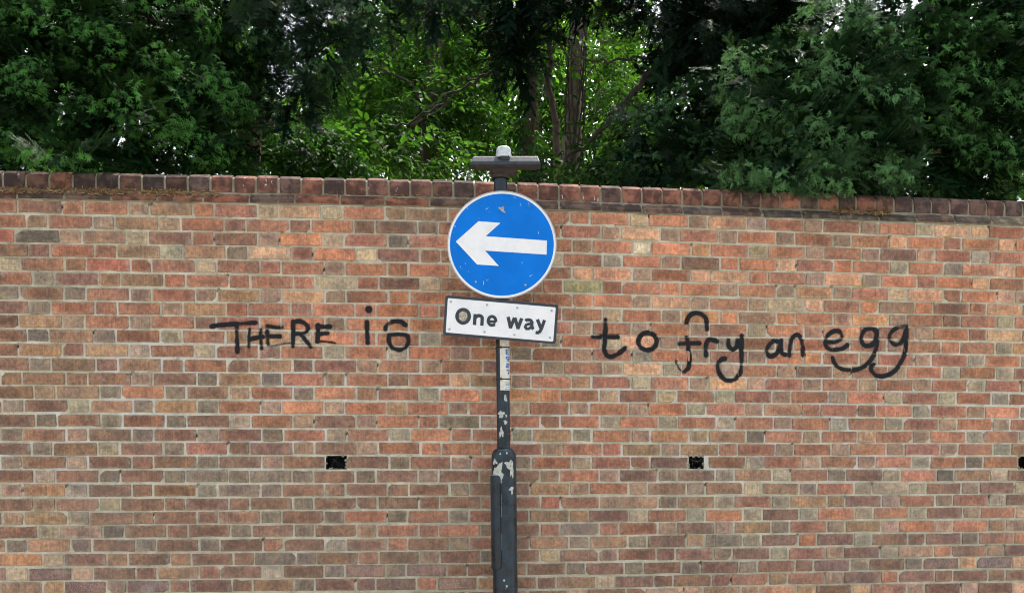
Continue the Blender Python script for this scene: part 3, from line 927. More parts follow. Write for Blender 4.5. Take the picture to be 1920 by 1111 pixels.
mb = MB(); mb.add(*ringmesh(.995, .955, -.0016, .0)); mb.build('white_border', M_WHITE, dpart)
mb = MB(); mb.add(*ringmesh(1.008, .992, -.0035, .010)); mb.build('edge_trim', M_GREYMETAL, dpart)
mb = MB(); mb.prism([(x, z) for x, z in rim_pts(.957)], -.0012, 0); mb.build('blue_face', M_BLUE, dpart)
def Z3(x, y): return (830 + x / 5.052, 350 + y / 5.05)
arrow = [(125, 519), (326, 736), (532, 750), (402, 605), (984, 643), (988, 510), (408, 469), (547, 343), (340, 327)]
mb = MB(); mb.prism([dsc(*Z3(*q)) for q in arrow], -.0026, -.0008); mb.build('arrow', M_WHITE, dpart)
def rivet(par, x, z, mat, y=-.001, r=.006):
    mb = MB(); mb.lathe([(r, 0), (r * .92, .0016), (r * .6, .0030), (r * .2, .0035)], 14)
    o = mb.build('rivet', mat, par, True); o.rotation_euler = (math.radians(90), 0, 0); o.location = (x, y, z)
M_RIVETBLUE = simple('painted_rivet', lin(30, 120, 180), .4, .1)
for q, mt in (((334, 157), M_RIVETBLUE), ((580, 174), M_RIVETBLUE), ((816, 188), M_RIVETBLUE), ((552, 911), M_RIVETBLUE), ((314, 900), M_GREYMETAL), ((785, 929), M_GREYMETAL)):
    rivet(dpart, *dsc(*Z3(*q)), mt)
def flake(par, pts, mat, y=-.0016):
    mb = MB(); mb.prism(pts, y, y + .0008)
    mb.build('scratch', mat, par)
M_SCR = simple('scratched_sheet', lin(190, 212, 226), .6, .2, 90)
M_BARE = simple('bare_metal_patch', lin(168, 166, 154), .7, .2, 90)
def poly(px): return [dsc(*Z3(*q)) for q in px]
flake(dpart, poly([(527, 200), (548, 222), (572, 240), (590, 248), (597, 238), (578, 228), (584, 212), (556, 196), (540, 192)])[::1], M_BARE)
flake(dpart, poly([(560, 190), (575, 204), (586, 198), (572, 184)]), M_BARE)
for (x0, y0, x1, y1, w) in ((400, 220, 440, 196, 5), (386, 885, 390, 940, 5), (416, 870, 420, 895, 4), (434, 874, 424, 890, 4), (815, 853, 855, 830, 6), (906, 420, 911, 452, 6), (738, 150, 742, 190, 4), (675, 92, 690, 110, 5),
                            (812, 150, 820, 178, 4), (100, 358, 128, 384, 6), (66, 480, 74, 498, 7), (340, 296, 350, 302, 4), (745, 716, 762, 720, 7), (208, 722, 222, 732, 7), (236, 180, 238, 220, 3), (448, 236, 436, 244, 3), (108, 574, 116, 578, 5), (168, 750, 172, 768, 6)):
    a, b = np.array(dsc(*Z3(x0, y0))), np.array(dsc(*Z3(x1, y1)))
    d = (b - a) / np.linalg.norm(b - a); nn = np.array([-d[1], d[0]]) * w * KS / 10
    flake(dpart, [tuple(a), tuple(a * .5 + b * .5 - nn), tuple(b), tuple(a * .5 + b * .5 + nn)], M_SCR)
# back channel clips
for dz in (.17, -.17):
    mb = MB(); mb.box(-.22, .22, .004, .022, dz - .018, dz + .018); mb.build('back_channel', M_GREYMETAL, dpart)

# ---- the One way plate
YT = 5.252
PC = sgn(939.5, 599, YT)
def pl(x, y):
    q = sgn(x, y, YT) - PC
    return np.array([q[0], q[2]])
def Z2(x, y): return (820 + x / 8.0, 540 + y / 8.0)
def rquad(c, r, n=6):
    """rounded quad from four corner pixels given anticlockwise from bottom left, in zoomed pixels"""
    out = []
    for i in range(4):
        p0, p1, p2 = np.array(c[i - 1], float), np.array(c[i], float), np.array(c[(i + 1) % 4], float)
        a = p1 + (p0 - p1) / np.linalg.norm(p0 - p1) * r; b = p1 + (p2 - p1) / np.linalg.norm(p2 - p1) * r
        for t in np.linspace(0, 1, n): out.append(tuple(pl(*Z2(*((1 - t) ** 2 * a + 2 * t * (1 - t) * p1 + t * t * b)))))
    return out
mb = MB(); mb.prism(rquad([(84, 704), (1776, 834), (1822, 246), (122, 104)], 44), 0, .004)
plate = mb.build('name_plate', M_SIGNBLACK, post); plate.location = tuple(PC)
mb = MB(); mb.prism(rquad([(126, 662), (1738, 800), (1776, 288), (158, 148)], 22), -.0012, 0)
mb.build('white_panel', M_WHITE, plate)
def pfn(u, v, lev):
    q = pl(*Z2(u, v)); return (q[0], -.0024 if lev == 0 else -.0006, q[1])
def arc(cx, cy, rx, ry, a0, a1, n=14): return [(cx + rx * math.cos(math.radians(a)), cy + ry * math.sin(math.radians(a))) for a in np.linspace(a0, a1, n)]
LET = {
 'O': [(arc(387, 421, 92, 100, 0, 345, 30), 46, True)],
 'n': [([(569, 388), (562, 470), (558, 552)], 45, False), ([(566, 450)] + arc(624, 452, 50, 41, 200, 348, 10) + [(672, 480), (668, 562)], 44, False)],
 'e': [([(752, 492), (820, 500), (880, 504)], 34, False), ([(876, 500)] + arc(820, 490, 57, 66, 8, -300, 22) + [(868, 545)], 40, False)],
 'w': [([(1062, 430), (1099, 600)], 44, False), ([(1093, 600), (1158, 442)], 44, False), ([(1162, 442), (1212, 610)], 44, False), ([(1206, 610), (1266, 452)], 44, False)],
 'a': [([(1322, 492), (1340, 476), (1372, 474), (1402, 484), (1420, 512), (1418, 560), (1424, 596), (1446, 612)], 42, False), ([(1420, 540), (1370, 536), (1330, 552), (1318, 582), (1336, 608), (1374, 608), (1412, 578)], 36, False)],
 'y': [([(1500, 468), (1555, 604)], 44, False), ([(1608, 478), (1562, 606), (1538, 650), (1508, 668), (1474, 664)], 42, False)]}
for ch, strokes in LET.items():
    mb = MB()
    for si, (pts, w, closed) in enumerate(strokes):
        ribbon(mb, [(x, y) for x, y in pts], w * 1.13, lambda u, v, lev, si=si: (pfn(u, v, lev)[0], pfn(u, v, lev)[1] - .0003 * si, pfn(u, v, lev)[2]), closed)
    # ribbon widths are measured in zoomed pixels, y down: flip the winding
    mb.f = [q[::-1] for q in mb.f]
    mb.build('letter', M_SIGNBLACK, plate)
for q in ((204, 204), (745, 250), (1198, 294), (1714, 338), (181, 615), (708, 656), (1157, 699), (1688, 740)):
    v = pl(*Z2(*q)); rivet(plate, v[0], v[1], M_GREYMETAL, -.001, .0065)
def sticker_material():
    t = NT('torn_sticker'); p = t.pos()
    n = t.noise(p, 60, 6, .7)
    col = t.mix(t.ramp(n, .4, .6), lin(206, 198, 180), lin(150, 140, 112))
    col = t.mix(t.ramp(t.noise(p, 130, 5, .7), .55, .65, 0, .7), col, lin(120, 122, 122))
    t.set(Base_Color=col, Roughness=.8); return t.m
mb = MB(); mb.prism([tuple(pl(*Z2(387 + 72 * math.cos(a) * (1 + .05 * math.sin(5 * a)), 421 - 80 * math.sin(a)))) for a in np.linspace(0, 2 * math.pi, 28, endpoint=False)], -.0020, -.0004)
mb.build('sticker', sticker_material(), plate)
for z_ in (.03, -.055):
    mb = MB(); mb.box(-.20, .20, .004, .020, z_, z_ + .025); mb.build('back_channel', M_GREYMETAL, plate)
# clips that hold the signs to the tube
for y in (400, 525, 590, 622):
    shell('pole_clip', R2, math.radians(-178), math.radians(178), pz(y) - .014, pz(y) + .014, .004, M_GREYMETAL, post, nz=2, na=40)

# ---- the lamp head
def Z4(x, y): return (860 + x / 9.256, 250 + y / 9.256)
YL = 5.24
M_LAMP = simple('grey_black_lamp_housing', lin(44, 52, 58), .45, .3, 30, bump=.5)
M_LAMPUNDER = simple('dusty_lamp_underside', lin(56, 48, 44), .85, .3, 40, bump=.4)
L0 = loc(P(*Z4(812, 500), YL)); LT = loc(P(*Z4(812, 350), YL))
lx = L0[0]
hd_h = LT[2] - L0[2]
wid_t, wid_b = 1105 / 9.256 * YL / F, 1195 / 9.256 * YL / F
depth = .088
def frustum(mb, x, w0, w1, y0, y1, ins, z0, z1, zr=0):
    a, b = w0 / 2, w1 / 2
    mb.add([(x - a, y0, z0), (x + a, y0, z0 - zr), (x + a, y1, z0 - zr), (x - a, y1, z0), (x - b, y0 + ins, z1), (x + b, y0 + ins, z1 - zr), (x + b, y1 - ins, z1 - zr), (x - b, y1 - ins, z1)],
           [(0, 3, 2, 1), (4, 5, 6, 7), (0, 1, 5, 4), (1, 2, 6, 5), (2, 3, 7, 6), (3, 0, 4, 7)])
y0, y1 = YL - YP, YL - YP + depth
mb = MB()
frustum(mb, lx, wid_b - .008, wid_t, y0 + .004, y1 - .004, .022, L0[2] + .006, LT[2] - .004, .003)
frustum(mb, lx, wid_b, wid_b - .004, y0, y1, .002, L0[2] - .012, L0[2] + .006, .003)
lamp = mb.build('lamp_head', M_LAMP, post)
bv = lamp.modifiers.new('ease', 'BEVEL'); bv.width = .004; bv.segments = 2
mb = MB()
frustum(mb, lx, wid_b * .9, wid_b * .94, y0 + .012, y1 - .012, -.004, L0[2] - .018, L0[2] - .0125, .003)
mb.build('underside', M_LAMPUNDER, lamp)
mb = MB(); mb.box(lx - .022, lx - .017, y0 + .008, y0 + .022, L0[2] + .016, LT[2] - .008); mb.box(lx + .015, lx + .020, y0 + .008, y0 + .022, L0[2] + .016, LT[2] - .008); mb.box(lx - .017, lx + .015, y0 + .010, y0 + .022, L0[2] + .020, LT[2] - .012)
mb.build('latch', M_LAMP, lamp)
B0 = loc(P(*Z4(770, 585), YP)); B1 = loc(P(*Z4(770, 740), YP))
mb = MB()
wt = 480 / 9.256 * YP / F
frustum(mb, lx * .6, .09, wt, -.045, .03, -.012, L0[2] - .046, L0[2] - .019)
mb.lathe([(R2 + .001, B1[2] - .01), (R2 + .012, L0[2] - .062), (R2 + .018, L0[2] - .044)], 24)
mb.build('bracket', M_LAMPUNDER, lamp)
def cell_material():
    t = NT('milky_plastic'); p = t.pos()
    n = t.noise(p, 40, 5, .7)
    col = t.mix(t.ramp(n, .4, .7), lin(206, 214, 216), lin(170, 178, 180))
    t.set(Base_Color=col, Roughness=.35)
    t.b.inputs['Subsurface Weight'].default_value = .15
    t.b.inputs['Subsurface Radius'].default_value = (.02, .02, .02)
    return t.m
rc_ = 27 / 2 * 9.256 / 9.256 * YP / F
cz = LT[2] - .010
mb = MB(); mb.lathe([(rc_ * 1.06, cz), (rc_ * 1.06, cz + .018), (rc_, cz + .020), (rc_ * .98, cz + .038), (rc_ * .93, cz + .048), (rc_ * .80, cz + .055), (rc_ * .5, cz + .059), (.002, cz + .060)], 32, cx=float(loc(P(*Z4(780, 300), YP))[0]), cy=(y0 + y1) / 2)
mb.build('photocell', cell_material(), lamp, True)

# ------------------------------------------------------------------ litter, nest, webs
def strands(name, pts_fn, n, mat_cols, label, cat, length=(.014, .038), rad=.0013, kind=None, loc0=(0, 0, 0)):
    V, T, C = [], [], []
    k = 0
    for i in range(n):
        c, nrm = pts_fn()
        d = np.array([random.gauss(0, 1), random.gauss(0, .5), random.gauss(0, .35)]); d /= np.linalg.norm(d)
        L = random.uniform(*length); bend = np.array([random.gauss(0, .3), random.gauss(0, .3), random.gauss(0, .3)]) * L
        side = np.cross(d, (0, -.8, .6)); side = side / (np.linalg.norm(side) + 1e-6) * rad * random.uniform(.7, 1.5)
        up = np.cross(side, d); up = up / (np.linalg.norm(up) + 1e-9) * rad * .7
        a, m_, b = c - d * L / 2, c + bend * .4, c + d * L / 2
        for q in (a, m_, b): V += [q + side, q - side, q + up]
        for s0 in (0, 3):
            for e in range(3):
                e2 = (e + 1) % 3
                T.append((k + s0 + e, k + s0 + e2, k + s0 + 3 + e2)); T.append((k + s0 + e, k + s0 + 3 + e2, k + s0 + 3 + e))
        col = np.array(lin(*random.choice(mat_cols))) * random.uniform(.7, 1.2)
        C += [(*col, 1)] * 9
        k += 9
    V = np.array(V) - np.array(loc0)
    o = big_mesh(name, V, T, M_STRAW, None, {'bcol': ('FLOAT_COLOR', C)})
    o.location = loc0
    tag(o, label, cat, kind=kind)
    return o
def straw_material():
    t = NT('dry_needles'); t.set(Base_Color=t.attr('bcol'), Roughness=.8); return t.m
M_STRAW = straw_material()
STRAW = [(168, 136, 84), (140, 104, 62), (196, 168, 112), (104, 76, 50), (92, 66, 46), (176, 150, 92), (120, 84, 52)]
def ledge_pts(x0, x1, dens=1.0):
    def fn():
        while True:
            x = random.uniform(x0, x1)
            s_ = np.interp(x, XI, SS)
            if random.random() < .35 + .65 * abs(math.sin(s_ * 9.1) * math.sin(s_ * 3.7)): break
        u = random.random() ** 1.6
        h = -.034 + .034 * u; z = 2.990 - .032 * u + random.random() * .010 * (1 - u)
        return W(s_, h, z + .002), None
    return fn
strands('needle_litter', ledge_pts(-200, 415), 1500, STRAW, 'dry straw coloured needles lying along the ledge under the left coping', 'litter', kind='stuff')
strands('needle_litter', ledge_pts(1556, 1668), 260, STRAW, 'dry needles and bits lying on the ledge below the right yew', 'litter', kind='stuff')
strands('needle_litter', ledge_pts(415, 960), 110, STRAW, 'few scattered dry needles on the ledge left of the blue disc', 'litter', kind='stuff')
def nest_pts(x, y, sx, sz, Y):
    c = P(x, y, Y)
    def fn(): return c + np.array([random.gauss(0, sx), random.gauss(0, .012), random.gauss(0, sz)]), None
    return fn
strands('dry_grass_tuft', nest_pts(922, 645, .020, .014, 5.31), 90, STRAW, 'tuft of dry nest grass hanging below the One way plate left of the post', 'grass', (.02, .06), .0007, loc0=tuple(P(922, 645, 5.31)))
strands('dry_grass_tuft', nest_pts(964, 648, .012, .010, 5.31), 26, STRAW, 'few dry grass stalks below the One way plate right of the post', 'grass', (.02, .05), .0007, loc0=tuple(P(964, 648, 5.31)))
strands('dry_grass_tuft', nest_pts(992, 562, .014, .012, 5.31), 46, STRAW[3:], 'dark nest twigs wedged between the blue disc and the One way plate', 'twigs', (.015, .045), .0008, loc0=tuple(P(992, 562, 5.31)))
strands('dry_grass_tuft', nest_pts(1036, 569, .016, .003, 5.25), 9, STRAW, 'dry stalks lying on the right top corner of the One way plate', 'grass', (.02, .05), .0006, loc0=tuple(P(1036, 569, 5.25)))
def wall_strand(x, y, n, label, sp=.02):
    s_, z_ = px_wall(x, y)
    def fn(): return W(s_ + random.gauss(0, sp), .003, z_ + random.gauss(0, sp * .5)), None
    strands('dry_grass_stalk', fn, n, [(190, 160, 110), (150, 120, 80)], label, 'grass', (.03, .07), .0006, loc0=tuple(W(s_, .003, z_)))
wall_strand(497, 436, 8, 'dry stalks caught on the wall above the word THERE')
wall_strand(862, 712, 7, 'dry stalks caught on the bricks left of the post below the plate')
def web(hole, label, n, seedy):
    a, b_, c, d = hole
    mb = MB()
    for i in range(n):
        p0 = W(random.uniform(a, b_), random.uniform(-.06, -.015), random.uniform(c + .03, d))
        p1 = W(random.uniform(a, b_), random.uniform(-.06, -.015), random.uniform(c, d))
        mid = (p0 + p1) / 2 + np.array([0, 0, -.012 * random.random()])
        mb.tube(spline([p0, mid, p1], 5), .00035, 4)
    for i in range(10):
        p0 = W(random.uniform(a + .01, b_ - .01), random.uniform(-.05, -.02), c + .004)
        mb.tube([p0, p0 + np.array([random.gauss(0, .008), random.gauss(0, .004), random.uniform(.001, .008)])], .0011, 4)
    o = mb.build('cobweb', M_WEB); tag(o, label, 'cobweb', 'cobwebs in the wall holes')
M_WEB = simple('cobweb_silk', (.26, .26, .25), .8, .3, 60)
HOLES.sort()
web(HOLES[0], 'cobweb threads and bits inside the hole left of the post', 5, 1)
web(HOLES[1], 'cobweb threads and bits inside the hole right of the post', 7, 2)

# ------------------------------------------------------------------ trees behind the wall
def leaf_material(name, rough=.45, trans=.35, spec=.4, tint=(1.25, 1.15, .55)):
    t = NT(name)
    c = t.attr('bcol')
    p = t.pos()
    col = t.mix(1., c, t.mix(t.ramp(t.noise(p, 6, 3), .3, .7), (.78, .78, .8), (1.2, 1.18, 1.1)), 'MULTIPLY')
    t.set(Base_Color=col, Roughness=rough)
    t.b.inputs['Specular IOR Level'].default_value = spec
    tr = t.node('ShaderNodeBsdfTranslucent')
    t.link(t.mix(1., col, tint, 'MULTIPLY'), tr.inputs['Color'])
    mx = t.node('ShaderNodeMixShader'); mx.inputs[0].default_value = trans
    t.link(t.b.outputs[0], mx.inputs[1]); t.link(tr.outputs[0], mx.inputs[2]); t.link(mx.outputs[0], t.out.inputs['Surface'])
    return t.m
M_YEW = leaf_material('yew_needles', .6, .2, .08)
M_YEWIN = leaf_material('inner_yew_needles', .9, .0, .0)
M_LEAF = leaf_material('broad_leaves', .6, .50, .12, (1.3, 1.35, .5))
def bark_material(name, a, b):
    t = NT(name); p = t.pos()
    n = t.noise(t.mapping(p, (1, 1, .3)), 22, 6, .7)
    col = t.mix(t.ramp(n, .35, .68), a, b)
    t.set(Base_Color=col, Roughness=.9)
    t.link(t.bump(n, .8, .01), t.b.inputs['Normal'])
    return t.m
M_BARKD = bark_material('dark_bark', (.022, .017, .013), (.06, .048, .036))
M_BARKP = bark_material('pale_bark', (.10, .085, .055), (.24, .215, .15))
M_BARKM = bark_material('brown_bark', (.05, .036, .026), (.12, .09, .065))

def yew_template(rnd, L=.24, nsh=8, sp=.0115, nw=.0085):
    """one branchlet: stem along +x, shoots left and right, flat rows of needles; returns verts, tris, colour weight"""
    V, T, C = [], [], []
    def needles(p0, d, n_, Ls, tip):
        cnt = max(4, int(Ls / sp))
        up = np.array([0, 0, 1.])
        sd = np.cross(up, d); sd /= np.linalg.norm(sd)
        k = len(V)
        # stem
        w = .0013
        V.extend([p0 + sd * w, p0 - sd * w, p0 + d * Ls]); T.append((k, k + 1, k + 2)); C.extend([-1.] * 3)
        for i in range(cnt):
            f = (i + .5) / cnt
            q = p0 + d * Ls * f
            for sg in (-1, 1):
                ln = rnd.uniform(.022, .032) * (1 - .45 * max(0, f - .6) / .4)
                dirn = sd * sg * .9 + d * (.45 + .5 * f) + up * rnd.uniform(-.1, .42)
                dirn /= np.linalg.norm(dirn)
                wv = d * nw * .5
                k = len(V)
                V.extend([q - wv, q + wv, q + dirn * ln]); T.append((k, k + 1, k + 2))
                C.extend([tip * (.25 + .75 * f)] * 3)
    prev = np.zeros(3)
    droop = rnd.uniform(.05, .35)
    def at(f): return np.array([L * f, rnd.gauss(0, .002), -droop * L * f * f])
    needles(at(0), (at(1) - at(0)) / np.linalg.norm(at(1) - at(0)), 0, L * 1.05, .85)
    for i in range(nsh):
        f = .12 + .80 * i / nsh
        sg = 1 if i % 2 else -1
        a = math.radians(rnd.uniform(38, 62))
        d = np.array([math.cos(a), sg * math.sin(a), rnd.uniform(-.35, .12)]); d /= np.linalg.norm(d)
        Ls = (.10 - .05 * f) * rnd.uniform(.8, 1.25)
        needles(at(f), d, 0, Ls, rnd.uniform(.5, 1.))
    return np.array(V), np.array(T), np.array(C)
_r = random.Random(3)
YEWT = [yew_template(_r) for _ in range(7)]
YEWC = [yew_template(_r, .34, 6, .024, .040) for _ in range(4)]          # coarse ones for the depth of the crown

def tuft_template(rnd):
    """the fanned new growth at a branchlet's end"""
    V, T, C = [], [], []
    for i in range(5):
        a = math.radians(-70 + 35 * i + rnd.uniform(-10, 10))
        d = np.array([math.cos(a), math.sin(a), rnd.uniform(-.75, .05)]); d /= np.linalg.norm(d)
        up = np.array([0, 0, 1.]); sd = np.cross(up, d); sd /= np.linalg.norm(sd)
        Ls = rnd.uniform(.045, .075)
        for k_ in range(6):
            f = (k_ + .5) / 6
            for sg in (-1, 1):
                ln = rnd.uniform(.018, .026) * (1 - .4 * f)
                dn = sd * sg * (.9 - .5 * f) + d * (.55 + .5 * f) + up * rnd.uniform(0, .5); dn /= np.linalg.norm(dn)
                q = d * Ls * f; k = len(V)
                V.extend([q - d * .0036, q + d * .0036, q + dn * ln]); T.append((k, k + 1, k + 2)); C.extend([.45 + .55 * f] * 3)
    return np.array(V), np.array(T), np.array(C)
TUFT = [tuft_template(_r) for _ in range(8)]

def leaf_template(rnd, nl=7, L=.30, ll=.095, lw=.5, droop=.3):
    """a twig with broad pointed leaves, each folded along its midrib"""
    V, T, C = [], [], []
    w = .0022
    V += [np.array([0, w, 0]), np.array([0, -w, 0]), np.array([L, 0, -droop * L])]; T.append((0, 1, 2)); C += [-1.] * 3
    for i in range(nl):
        f = .15 + .85 * (i + .5) / nl
        p0 = np.array([L * f, 0, -droop * L * f * f])
        sg = 1 if i % 2 else -1
        a = math.radians(rnd.uniform(30, 75)) * (0.2 if i == nl - 1 else 1)
        d = np.array([math.cos(a), sg * math.sin(a), rnd.uniform(-.7, .1)]); d /= np.linalg.norm(d)
        up = np.array([rnd.gauss(0, .25), rnd.gauss(0, .25), 1.]); sd = np.cross(up, d); sd /= np.linalg.norm(sd); up = np.cross(d, sd)
        l = ll * rnd.uniform(.65, 1.2); hw = l * lw * .5 * rnd.uniform(.85, 1.15)
        b0 = p0 + d * l * .18
        k = len(V)
        pts = [b0, b0 + d * l * .35 + sd * hw + up * hw * .3, b0 + d * l * .72 + sd * hw * .62 + up * hw * .1, b0 + d * l - up * l * .12,
               b0 + d * l * .72 - sd * hw * .62 + up * hw * .1, b0 + d * l * .35 - sd * hw + up * hw * .3, b0 + d * l * .5 - up * hw * .12]
        V += pts
        for e in range(6): T.append((k + 6, k + e, k + (e + 1) % 6))
        C += [rnd.uniform(.2, 1.)] * 7
    return np.array(V), np.array(T), np.array(C)
LEAFT = [leaf_template(_r, 9, .28, .072, .52) for _ in range(7)]
MAPLET = [leaf_template(_r, 5, .26, .13, .85, .4) for _ in range(5)]
IVYT = [leaf_template(_r, 8, .26, .06, .85, .5) for _ in range(5)]

def scatter(templates, pts, dirs, scales, dark, light, stem, cvar=.2, roll=.5, ups=None):
    """copies of the templates at pts, their x axis along dirs; returns one triangle soup"""
    Vs, Ts, Cs = [], [], []
    n0 = 0
    dark, light, stem = np.array(dark), np.array(light), np.array(stem)
    for i_, (p, d, s) in enumerate(zip(pts, dirs, scales)):
        v, t, c = templates[random.randrange(len(templates))]
        d = d / np.linalg.norm(d)
        up = np.array([random.gauss(0, roll), random.gauss(0, roll), 1.]) if ups is None else ups[i_] + rng.normal(size=3) * roll
        y = np.cross(up, d); y /= np.linalg.norm(y) + 1e-9
        z = np.cross(d, y)
        Mx = np.stack([d, y, z])
        Vs.append(v @ Mx * s + p); Ts.append(t + n0); n0 += len(v)
        br = math.exp(random.gauss(0, cvar))
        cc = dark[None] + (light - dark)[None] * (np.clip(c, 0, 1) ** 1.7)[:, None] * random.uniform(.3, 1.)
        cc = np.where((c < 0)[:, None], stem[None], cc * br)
        Cs.append(np.concatenate([cc, np.ones((len(c), 1))], 1))
    return np.concatenate(Vs), np.concatenate(Ts), np.concatenate(Cs)

def in_view(c, r):
    d = c[1] * CP - (c[2] - EYE) * SP
    x = 960 + F * c[0] / d; y = PPY - F * ((c[2] - EYE) * CP + c[1] * SP) / d
    k = F / d
    return x + r[0] * k > 10 and x - r[0] * k < 1910 and y + r[2] * k > -5
def clump(q):
    return math.sin(11 * q[0] + 3 * q[2]) * math.sin(9 * q[1] + 2 * q[0]) + math.sin(14 * q[2] + 5 * q[0] - 2 * q[1]) * .8
def lobe_points(lobes, dens, face_bias=.25, shell_=(.72, 1.04), drop=.25, reach=.22, clumped=False, zmin=3.02, ymin=.1):
    """points near the outer skin of a set of ellipsoids, thinner on the far side; with outward directions"""
    pts, dirs, sc, outs = [], [], [], []
    for (c, r) in lobes:
        c, r = np.array(c), np.array(r)
        area = 4 * math.pi * ((r[0] * r[1]) ** 1.6 / 3 + (r[0] * r[2]) ** 1.6 / 3 + (r[1] * r[2]) ** 1.6 / 3) ** (1 / 1.6)
        n = int(area * dens * (1. if in_view(c, r) else .22))
        for _ in range(n):
            u = rng.normal(size=3); u /= np.linalg.norm(u)
            if u[1] > .25 and random.random() > face_bias: continue
            k = random.uniform(*shell_)
            q = c + u * r * k
            d = u * np.array([1, 1, .6]) + rng.normal(size=3) * .38 + np.array([0, 0, -drop])
            tip = q + d / np.linalg.norm(d) * reach
            if clumped and clump(q) < random.uniform(-.5, .5): continue
            if tip[1] < np.interp(tip[0], DX, DY) + .30 and (tip[2] < zmin + .05 * random.random() or q[1] < np.interp(q[0], DX, DY) + ymin): continue
            pts.append(q)
            if clumped:                      # tufts lie on the skin and hang
                d = rng.normal(size=3) * .7 + np.array([0, -.25, -.55]); d = d - u * (d @ u) * .75
            outs.append(u + np.array([0, -.3, .35]))
            dirs.append(d); sc.append(random.uniform(.75, 1.25))
    return pts, dirs, sc, outs

def crown(parent, name, soup, mat):
    V, T, C = soup
    return big_mesh(name, V - np.array(parent.location), T, mat, parent, {'bcol': ('FLOAT_COLOR', C)})
def join(*soups):
    n = 0; Vs, Ts, Cs = [], [], []
    for v, t, c in soups:
        Vs.append(v); Ts.append(t + n); Cs.append(c); n += len(v)
    return np.concatenate(Vs), np.concatenate(Ts), np.concatenate(Cs)
def limb(parent, name, path, r0, r1, mat, n=10, wob=.01):
    pts = spline(path, 6)
    pts = [p + rng.normal(size=3) * wob for p in pts]
    pts = [p - np.array(parent.location) for p in pts]
    mb = MB(); mb.tube(pts, list(np.linspace(r0, r1, len(pts))), n)
    return mb.build(name, mat, parent, True)
def lobes_px(rows):
    """(x, y, depth, radius across in px, radius up in px, radius deep in m) to ellipsoids"""
    out = []
    for x, y, Y, rx, ry, rd in rows:
        k = Y / F
        out.append((P(x, y, Y), (rx * k, rd, ry * k)))
    return out

YD, YL_, YS_ = (.010, .032, .010), (.110, .335, .072), (.05, .03, .015)
def yew(label, foot, trunk_path, lobes, dens, dark=YD, light=YL_, r0=.16, coarse=9, group='yews behind the wall', dm=.70, tm=3.2, boughs=True):
    e = empty('yew_tree', tuple(foot))
    tag(e, label, 'tree', group)
    limb(e, 'trunk', trunk_path, r0, r0 * .45, M_BARKM, 12, .012)
    p, d, s, o_ = lobe_points(lobes, dens * dm, .25, (.40, .74), zmin=3.0, ymin=-.10)
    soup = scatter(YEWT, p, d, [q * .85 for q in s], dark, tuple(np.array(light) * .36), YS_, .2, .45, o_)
    p3, d3, s3, o3 = lobe_points(lobes, dens * tm * 2.2, .0, (.92, 1.16), .35, .08, True, 2.965, -.12)
    soup3 = scatter(TUFT, p3, d3, [q * random.uniform(.38, .62) for q in s3], tuple(np.array(light) * .45), light, YS_, .25, .4, o3)
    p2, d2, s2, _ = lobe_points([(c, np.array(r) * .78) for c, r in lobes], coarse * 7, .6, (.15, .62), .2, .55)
    soup2 = scatter(YEWC, p2, d2, [q * .95 for q in s2], tuple(np.array(dark) * .8), tuple(np.array(dark) * 1.5), YS_)  # inner needles coloured darker, with the crown's deep shade put into them
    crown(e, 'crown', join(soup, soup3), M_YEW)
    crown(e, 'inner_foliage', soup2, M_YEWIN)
    tc = np.array(trunk_path[-1])
    for c, r in (lobes[::2] if boughs else []):
        if c[1] < np.interp(c[0], DX, DY) + .7: continue
        st = np.array(trunk_path[min(len(trunk_path) - 1, 1)]) * .5 + tc * .5
        limb(e, 'branch', [st, (st + np.array(c)) / 2 + rng.normal(size=3) * .08, np.array(c)], .035, .012, M_BARKD, 6, .01)
    return e

# left yew: a broad dark mass hanging over the coping
L_ = [(95, 308, 5.44, 42, 20, .18), (160, 310, 5.46, 36, 17, .17), (-90, 250, 6.5, 130, 95, .45), (40, 285, 6.05, 85, 45, .22), (150, 292, 6.0, 85, 46, .24), (120, 200, 6.25, 110, 80, .35), (250, 240, 6.25, 110, 75, .35), (330, 285, 6.35, 85, 45, .28), (20, 150, 6.5, 110, 80, .35),
      (230, 130, 6.6, 120, 75, .4), (370, 190, 6.7, 95, 70, .35), (110, 60, 6.6, 120, 80, .4), (300, 45, 6.9, 120, 75, .4), (430, 250, 6.9, 60, 65, .3), (440, 110, 7.2, 60, 60, .3), (-60, 60, 6.8, 130, 90, .4),
      (60, -60, 6.9, 170, 100, .5), (260, -90, 7.1, 170, 100, .5), (420, -20, 7.4, 90, 70, .35), (-160, -100, 7.0, 200, 160, .6), (150, -230, 7.2, 260, 150, .8), (130, 335, 6.9, 110, 30, .3), (280, 335, 6.9, 110, 30, .3), (420, 335, 7.2, 70, 30, .3), (0, 330, 6.9, 80, 30, .3), (350, 95, 7.8, 120, 90, .4), (430, 170, 7.8, 60, 80, .3)]
yew('big dark yew hanging over the wall top at the left edge', (P(170, 600, 7.6)[0], 7.6, 0), [(P(170, 600, 7.6)[0], 7.6, 0), P(180, 300, 7.5), P(175, 60, 7.5), P(190, -250, 7.5)], lobes_px(L_), 92)
